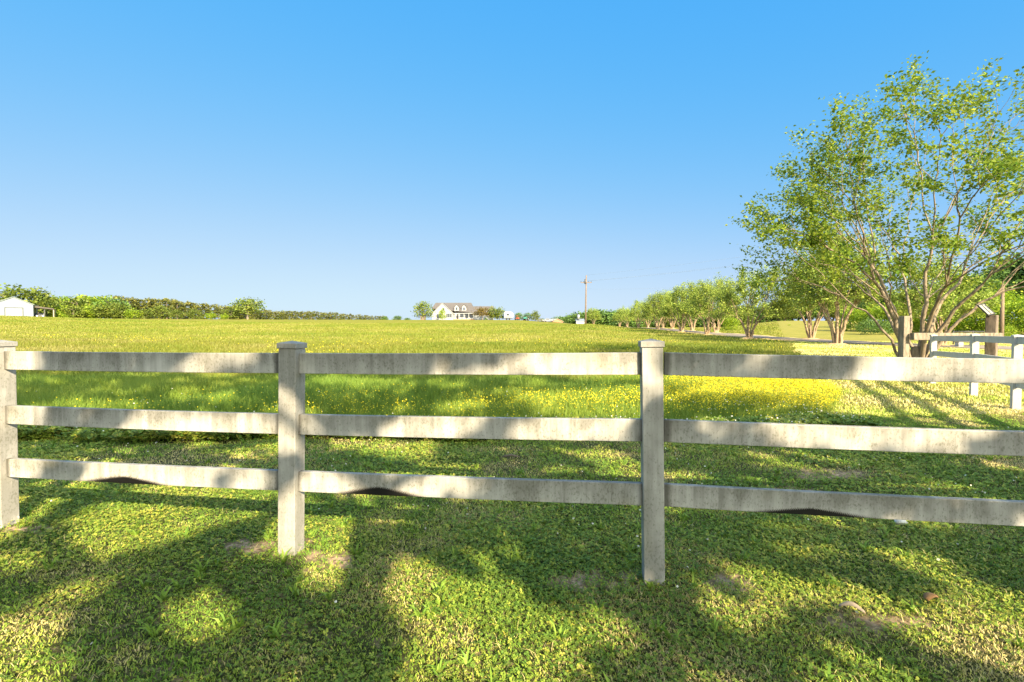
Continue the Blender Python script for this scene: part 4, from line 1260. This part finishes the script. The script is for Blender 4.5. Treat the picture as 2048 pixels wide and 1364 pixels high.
SHADE = [((-7.5, -5.2), (6.6, 5.4, 6.2), 8.6, 'oak standing behind the viewpoint on the left'),
         ((3.1, -5.6), (6.4, 5.6, 6.4), 8.8, 'oak standing behind the viewpoint in the middle'),
         ((12.0, -5.2), (6.6, 5.4, 6.0), 8.4, 'oak standing behind the viewpoint on the right')]
def build_shade():
    g = np.random.default_rng(99)
    n = 600000
    gx_ = g.uniform(-19, 12, n); gy_ = g.uniform(.5, 17.5, n)
    z = g.uniform(2.6, 14.8, n)
    P = np.stack([gx_ - SH[0] * z, gy_ - SH[1] * z, z], 1)
    Gp = np.stack([gx_, gy_], 1)
    keep = (P[:, 1] < -.5)
    own = np.full(n, -1)
    for i, (c, r, zc, _) in enumerate(SHADE):
        q = ((P[:, 0] - c[0]) / r[0]) ** 2 + ((P[:, 1] - c[1]) / r[1]) ** 2 + ((P[:, 2] - zc) / r[2]) ** 2
        own[(own < 0) & (q < 1)] = i
    keep &= own >= 0
    edge = np.interp(gx_, ex, ey) + (vnoise(gx_, gy_, 5, .9) - .5) * 1.4
    keep &= gy_ < edge
    for pl in BRIGHT:
        for ox_, oy_ in ((0, 0), (.09, 0), (-.09, 0), (0, .12), (0, -.12)): keep &= ~in_poly(Gp + np.array([ox_, oy_]), pl)
    gaps = vnoise(gx_, gy_, 11, .50) * .5 + vnoise(gx_, gy_, 12, .20) * .5
    keep &= gaps < np.where(gy_ > 4.4, .56, .60)
    # even out: thin rays that already have plenty of leaves
    idx = np.nonzero(keep)[0]
    cell = (np.floor(gx_[idx] / .22).astype(int) * 1000 + np.floor(gy_[idx] / .30).astype(int))
    order = np.argsort(cell, kind='stable')
    sc = cell[order]
    first = np.concatenate([[0], np.nonzero(np.diff(sc))[0] + 1])
    rank = np.arange(len(sc)) - np.repeat(first, np.diff(np.concatenate([first, [len(sc)]])))
    idx = idx[order][rank < 15]
    for i, (c, r, zc, lab) in enumerate(SHADE):
        pp = P[idx[own[idx] == i]] - np.array([c[0], c[1], 0])
        t = thing('oak_tree', lab, 'tree', (c[0], c[1], 0), 0)
        V, F = leaf_quads(pp, .22, .2, .8, 300 + i)
        me = np_mesh('crown', V, F, np.repeat(g.random(len(pp)), 4)); me.materials.append(M['leaf_shade'])
        link_mesh('crown', me, None, t)
        tr = single_trunk(310 + i, 8.0, .19, zc, 3.2, 4, 4, .3)
        tr.build('trunk', M['bark'], t)
        print('oak', i, len(pp))
build_shade()

# ------------------------------------------------------------------ grass, clover, meadow, flowers
def blades(x, y, h, w, bend, tint, name, mat, label, cat='grass', z0=None):
    g = np.random.default_rng(len(x) + 5)
    n = len(x)
    z = (Hn(x, y) if z0 is None else z0) - .004
    a = g.uniform(0, 2 * math.pi, n)
    ux, uy = np.cos(a), np.sin(a)
    b = g.uniform(0, 2 * math.pi, n)
    bx, by = np.cos(b) * bend * h, np.sin(b) * bend * h
    V = np.empty((n, 5, 3), np.float32)
    V[:, 0] = np.stack([x - ux * w / 2, y - uy * w / 2, z], 1)
    V[:, 1] = np.stack([x + ux * w / 2, y + uy * w / 2, z], 1)
    mx, my, mz = x + bx * .35, y + by * .35, z + h * .6
    V[:, 2] = np.stack([mx + ux * w * .42, my + uy * w * .42, mz], 1)
    V[:, 3] = np.stack([mx - ux * w * .42, my - uy * w * .42, mz], 1)
    V[:, 4] = np.stack([x + bx, y + by, z + h * np.sqrt(np.clip(1 - bend * bend * .5, .2, 1))], 1)
    base = np.arange(n)[:, None] * 5
    Q = base + np.array([[0, 1, 2, 3]])
    T = base + np.array([[3, 2, 4, 4]])
    # two meshes' worth of faces in one: triangles written as quads would be degenerate, so use tris throughout
    F = np.concatenate([base + np.array([[0, 1, 2]]), base + np.array([[0, 2, 3]]), base + np.array([[3, 2, 4]])])
    me = np_mesh(name, V.reshape(-1, 3), F, np.repeat(tint, 5))
    o = link_mesh(name, me, mat)
    return tag(o, label, cat, kind='stuff')

def wedge(n, y0, y1, margin=1.2, power=1.0, seed=0, slope=1.08):
    """points spread over the visible ground between two depths (denser toward the near end as power grows)"""
    g = np.random.default_rng(seed)
    u = g.random(n) ** power
    # area grows with depth: sample depth with pdf ~ (slope*y+margin) * u-shaping
    a, b_ = slope / 2, margin
    A0, A1 = a * y0 * y0 + b_ * y0, a * y1 * y1 + b_ * y1
    q = A0 + (A1 - A0) * u
    y = (-b_ + np.sqrt(b_ * b_ + 4 * a * q)) / (2 * a)
    x = g.uniform(-1, 1, n) * (slope * y + margin)
    return x, y, g

def lawn_mask(x, y, g):
    k = (meadow_amount(x, y) < .35)
    k &= g.random(len(x)) > soil_amount(x, y) * .9
    k &= drive_dist(x, y) > 1.9
    return k

# mown lawn: blades
x, y, g = wedge(440000, 1.2, 9.5, 2.6, 1.2, 1)
k = lawn_mask(x, y, g); x, y = x[k], y[k]
dens = vnoise(x, y, 21, .5) * .6 + vnoise(x, y, 22, .16) * .4
k = g.random(len(x)) < np.clip(dens * 1.9, .15, 1); x, y, dens = x[k], y[k], dens[k]
dry = vnoise(x, y, 31, .8) * .55 + vnoise(x, y, 32, .25) * .45
tint = np.clip(.40 + (dry - .5) * 2.3 + g.normal(0, .22, len(x)), 0, 1)
h = g.uniform(.011, .031, len(x)) * (.7 + .6 * dens)
blades(x, y, h, g.uniform(.0035, .007, len(x)) * (1 + .12 * np.maximum(0, y - 3)), g.uniform(.2, 1.0, len(x)), tint, 'lawn_grass', M['grass_short'], 'short mown grass of the lawn around the fence')

# broad weed rosettes and dead straws in the lawn
x, y, g = wedge(420, 1.8, 7.0, .8, 1.1, 41)
k = lawn_mask(x, y, g); x, y = np.repeat(x[k], 9), np.repeat(y[k], 9)
x = x + g.normal(0, .008, len(x)); y = y + g.normal(0, .008, len(x))
blades(x, y, g.uniform(.045, .10, len(x)), g.uniform(.009, .017, len(x)), g.uniform(.75, 1.2, len(x)), np.clip(.18 + g.normal(0, .12, len(x)), 0, 1), 'lawn_weeds', M['grass_short'], 'broad-leaved weed rosettes scattered in the lawn', 'weeds')
x, y, g = wedge(13000, 1.8, 7.0, .8, 1.1, 42)
k = (meadow_amount(x, y) < .3) & (vnoise(x, y, 43, .6) + .6 * soil_amount(x, y) > .52); x, y = x[k], y[k]
blades(x, y, g.uniform(.03, .075, len(x)), g.uniform(.002, .004, len(x)), g.uniform(1.1, 1.3, len(x)), np.clip(.95 + g.normal(0, .08, len(x)), 0, 1), 'dead_grass', M['grass_short'], 'dead straw-coloured grass lying in the lawn')

# mown lawn beyond: coarser tufts out to the driveway trees
x, y, g = wedge(240000, 8.8, 40, 1.0, 1.7, 2, 1.12)
k = lawn_mask(x, y, g) & (x > 3); x, y = x[k], y[k]
tint = np.clip(.80 + (vnoise(x, y, 33, 1.5) - .5) * .8 + g.normal(0, .16, len(x)), 0, 1)
blades(x, y, g.uniform(.03, .06, len(x)) * (1 + y * .01), .006 + .0011 * y, g.uniform(.3, 1.0, len(x)), tint, 'lawn_grass', M['grass_short'], 'sunlit mown grass between the side fence and the driveway trees')

# clover and small broad leaves in the lawn
def clover(n, y0, y1, seed, mask, size, hmax, name, label, patch=.45, power=1.2):
    x, y, g = wedge(n, y0, y1, 2.4, power, seed)
    k = mask(x, y, g)
    pn = vnoise(x, y, seed + 40, 1.1) * .6 + vnoise(x, y, seed + 41, .35) * .4
    k &= g.random(len(x)) < np.clip((pn - patch) * 4 + .15, .04, 1)
    x, y = x[k], y[k]
    m = len(x)
    z = Hn(x, y) + g.uniform(.3, 1, m) * hmax
    P = np.stack([x, y, z], 1)
    # three leaflets each
    a0 = g.uniform(0, 6.28, m)
    tilt = g.normal(0, .35, (m, 2))
    allV = []
    for j in range(3):
        a = a0 + j * 2.094
        s = size * g.uniform(.5, 1.5, m) * (1 + .10 * np.maximum(0, y - 3))
        cx, cy = np.cos(a), np.sin(a)
        def pt(r, t):
            px_ = (cx * r - cy * t) * s; py_ = (cy * r + cx * t) * s
            return np.stack([P[:, 0] + px_, P[:, 1] + py_, P[:, 2] + px_ * tilt[:, 0] + py_ * tilt[:, 1] + .15 * s * r], 1)
        allV.append(np.stack([pt(0, 0), pt(.6, -.45), pt(1.05, 0), pt(.6, .45)], 1))
    V = np.concatenate(allV).reshape(-1, 3)
    F = np.arange(len(V)).reshape(-1, 4)
    t = np.clip(.45 + g.normal(0, .30, m) + (vnoise(x, y, 51, .7) - .5) * .8, 0, 1)
    me = np_mesh(name, V, F, np.repeat(np.concatenate([t, t, t]), 4))
    return tag(link_mesh(name, me, M['clover']), label, 'clover', kind='stuff')
x, y, g = wedge(330000, 1.2, 4.6, 2.4, 1.05, 14)
k = lawn_mask(x, y, g); x, y = x[k], y[k]
tint = np.clip(.37 + (vnoise(x, y, 31, .8) * .55 + vnoise(x, y, 32, .25) * .45 - .5) * 2.3 + g.normal(0, .24, len(x)), 0, 1)
k = g.random(len(x)) < np.clip(vnoise(x, y, 23, .13) * .5 + vnoise(x, y, 24, .05) * .9, .1, 1); x, y, tint = x[k], y[k], tint[k]
blades(x, y, g.uniform(.008, .022, len(x)), g.uniform(.0035, .0075, len(x)), g.uniform(.4, 1.1, len(x)), tint, 'lawn_grass', M['grass_short'], 'dense low grass of the lawn nearest the viewer')
clover(130000, 1.2, 4.6, 15, lawn_mask, .0095, .026, 'clover_patch', 'thick mat of small clover leaves in the nearest lawn', .36, 1.1)
clover(200000, 1.2, 7.6, 3, lawn_mask, .0110, .036, 'clover_patch', 'low clover leaves mixed through the mown lawn')
edge_mask = lambda x, y, g: (y > MEADOW_FRONT(x) - .25) & (y < MEADOW_FRONT(x) + .5) & (x < MEADOW_RIGHT(y) + .3)
clover(190000, 6.2, 9.2, 4, edge_mask, .022, .17, 'clover_patch', 'taller dark clover fringe along the front edge of the meadow', .30, 1.0)

# tall meadow grass
def meadow_blades(n, y0, y1, seed, hr, wr, power, name, label, tbase, mat='meadow'):
    x, y, g = wedge(n, y0, y1, 1.5, power, seed)
    k = (meadow_amount(x, y) > g.random(n) * .8) & (drive_dist(x, y) > 2.6)
    x, y = x[k], y[k]
    cl = vnoise(x, y, seed + 60, 1.6) * .6 + vnoise(x, y, seed + 61, .5) * .4
    k = g.random(len(x)) < np.clip(cl * 1.7, .2, 1); x, y, cl = x[k], y[k], cl[k]
    h = g.uniform(*hr, len(x)) * (.6 + .8 * cl) * np.clip(.35 + (y - MEADOW_FRONT(x)) * .35, .35, 1)
    t = np.clip(tbase + (vnoise(x, y, seed + 62, 2.5) - .5) * .45 + (vnoise(x, y, seed + 63, 11) - .5) * .45 + g.normal(0, .12, len(x)), 0, 1)
    blades(x, y, h, wr * (1 + .16 * np.maximum(0, y - 8)), g.uniform(.1, .75, len(x)), t, name, M[mat], label)
meadow_blades(190000, 6.6, 14, 5, (.14, .34), .006, 1.0, 'meadow_grass', 'tall green meadow grass just beyond the mown lawn', .36)
meadow_blades(220000, 13.5, 36, 6, (.10, .26), .0062, 1.25, 'meadow_grass', 'sunlit meadow grass farther out in the field', .60, 'far_grass')
meadow_blades(230000, 34, 120, 7, (.07, .19), .0065, 1.3, 'meadow_grass', 'thin far grass tops of the open field', .62, 'far_grass')

# yellow flowers
def flowers(n, seed, name, label, mat, size, hr, weight, y0, y1, cat='flowers', power=1.0):
    x, y, g = wedge(n, y0, y1, 1.0, power, seed)
    k = g.random(n) < weight(x, y)
    x, y = x[k], y[k]
    m = len(x)
    P = np.stack([x, y, Hn(x, y) + g.uniform(*hr, m)], 1)
    V1, F1 = leaf_quads(P, size, .9, .95, seed)
    V2, F2 = leaf_quads(P, size, .1, .95, seed + 1)
    V = np.concatenate([V1, V2]); F = np.concatenate([F1, F2 + len(V1)])
    s = 1 + np.maximum(0, np.concatenate([y, y]) - 8) * .03
    ctr = np.concatenate([P, P])
    Vr = V.reshape(-1, 4, 3)
    Vr = ctr[:, None] + (Vr - ctr[:, None]) * s[:, None, None]
    me = np_mesh(name, Vr.reshape(-1, 3), F, np.repeat(g.random(2 * m), 4))
    return tag(link_mesh(name, me, mat), label, cat, kind='stuff')
def wy(x, y):
    d = y - MEADOW_FRONT(x)
    band = np.exp(-((d - 2.0) / 1.3) ** 2) * np.clip(.25 + .75 * smooth01((x + 7) / 8), .2, 1)
    dr = MEADOW_RIGHT(y) - x
    rightp = smooth01((dr + .25) / .4) * np.exp(-(np.maximum(0, dr - 1.6) / 1.8) ** 2) * smooth01((y - 8.3) / 1.5) * (1 - smooth01((y - 15) / 5))
    patch = np.clip((vnoise(x, y, 77, 1.2) * .6 + vnoise(x, y, 78, .4) * .4 - .35) * 3.2, .05, 1)
    return np.clip((band * .30 * patch + rightp * 1.6), 0, 1) * (meadow_amount(x, y) > .2)
flowers(420000, 8, 'buttercups', 'dense yellow wildflowers in the meadow beyond the fence', M['yellow'], .019, (.10, .32), wy, 7, 20)
def wy2(x, y):
    return (meadow_amount(x, y) > .5) * np.clip((vnoise(x, y, 79, 5) - .45) * .35, .005, .12) * (y < 40)
flowers(60000, 9, 'buttercups', 'scattered yellow wildflowers across the open field', M['yellow'], .030, (.15, .30), wy2, 16, 75, power=1.2)
def ww(x, y):
    return (lawn_mask(x, y, np.random.default_rng(1))) * np.clip((vnoise(x, y, 81, 1.0) - .35) * 1.5, .05, .9)
flowers(1000, 10, 'clover_flowers', 'small white clover heads dotted over the lawn', M['white_petal'], .017, (.04, .06), ww, 1.8, 7.5)
def wf(x, y):
    return edge_mask(x, y, None) * .6 + .35 * (meadow_amount(x, y) > .5) * (np.exp(-((x - 4.6) / 1.3) ** 2 - ((y - 8.7) / .7) ** 2) + .05)
flowers(9000, 12, 'clover_flowers', 'white clover heads along the edge of the meadow', M['white_petal'], .022, (.14, .24), wf, 6.3, 11)

# ------------------------------------------------------------------ small things on the lawn
def curled_leaf(name, label, mat, loc, L, W, rz, arch):
    n = 10
    vs, fs = [], []
    for i in range(n + 1):
        u = i / n
        w = W * math.sin(math.pi * (u * .9 + .05)) ** .7 / 2
        zz = arch * math.sin(math.pi * u)
        for s_ in (-1, -.4, .4, 1):
            vs.append(((u - .5) * L, s_ * w + .1 * W * math.sin(u * 5), zz - abs(s_) * abs(s_) * W * .22 + .01))
    for i in range(n):
        for k in range(3):
            a = i * 4 + k
            fs.append((a, a + 1, a + 5, a + 4))
    mb = MB(); mb.add(vs, fs, True)
    o = mb.build(name, mat, None, loc, (0, 0, rz))
    sm = o.modifiers.new('thickness', 'SOLIDIFY'); sm.thickness = .002
    return tag(o, label, 'leaf')
q = at_ground(1703, 1232)
curled_leaf('dry_leaf', 'large curled pale tan dead leaf lying on the lawn at the lower right', M['dry_leaf'], (q.x, q.y, H(q.x, q.y) + .035), .115, .045, -.55, .028)
q = at_ground(1862, 1208)
curled_leaf('dry_leaf', 'rusty brown dead leaf right of the pale curled leaf', M['brown_leaf'], (q.x, q.y, H(q.x, q.y) + .03), .09, .05, .4, .02)
q = at_ground(1022, 918)
mb = MB(); mb.tube([(-.09, 0, .03), (0, .01, .045), (.10, -.01, .03)], [.012, .014, .006], 7)
tag(mb.build('twig', M['bark'], None, (q.x, q.y, H(q.x, q.y))), 'short dark twig lying on the lawn under the middle rail', 'twig')
q = at_ground(1800, 1052)
mb = MB()
vs, fs = [], []
for i in range(7):
    th = math.pi * i / 6
    for k in range(10):
        ph = 2 * math.pi * k / 10
        r_ = 1 + .18 * math.sin(3 * ph + i) + .1 * math.cos(2 * th + k)
        vs.append((.045 * r_ * math.sin(th) * math.cos(ph), .030 * r_ * math.sin(th) * math.sin(ph), .024 * math.cos(th) * r_))
for i in range(6):
    for k in range(10):
        fs.append((i * 10 + k, (i + 1) * 10 + k, (i + 1) * 10 + (k + 1) % 10, i * 10 + (k + 1) % 10))
mb.add(vs, fs, True)
tag(mb.build('stone', M['stone'], None, (q.x, q.y, H(q.x, q.y) + .035)), 'small white stone on the grass under the right bottom rail', 'stone')
print('objects', len(S.objects))
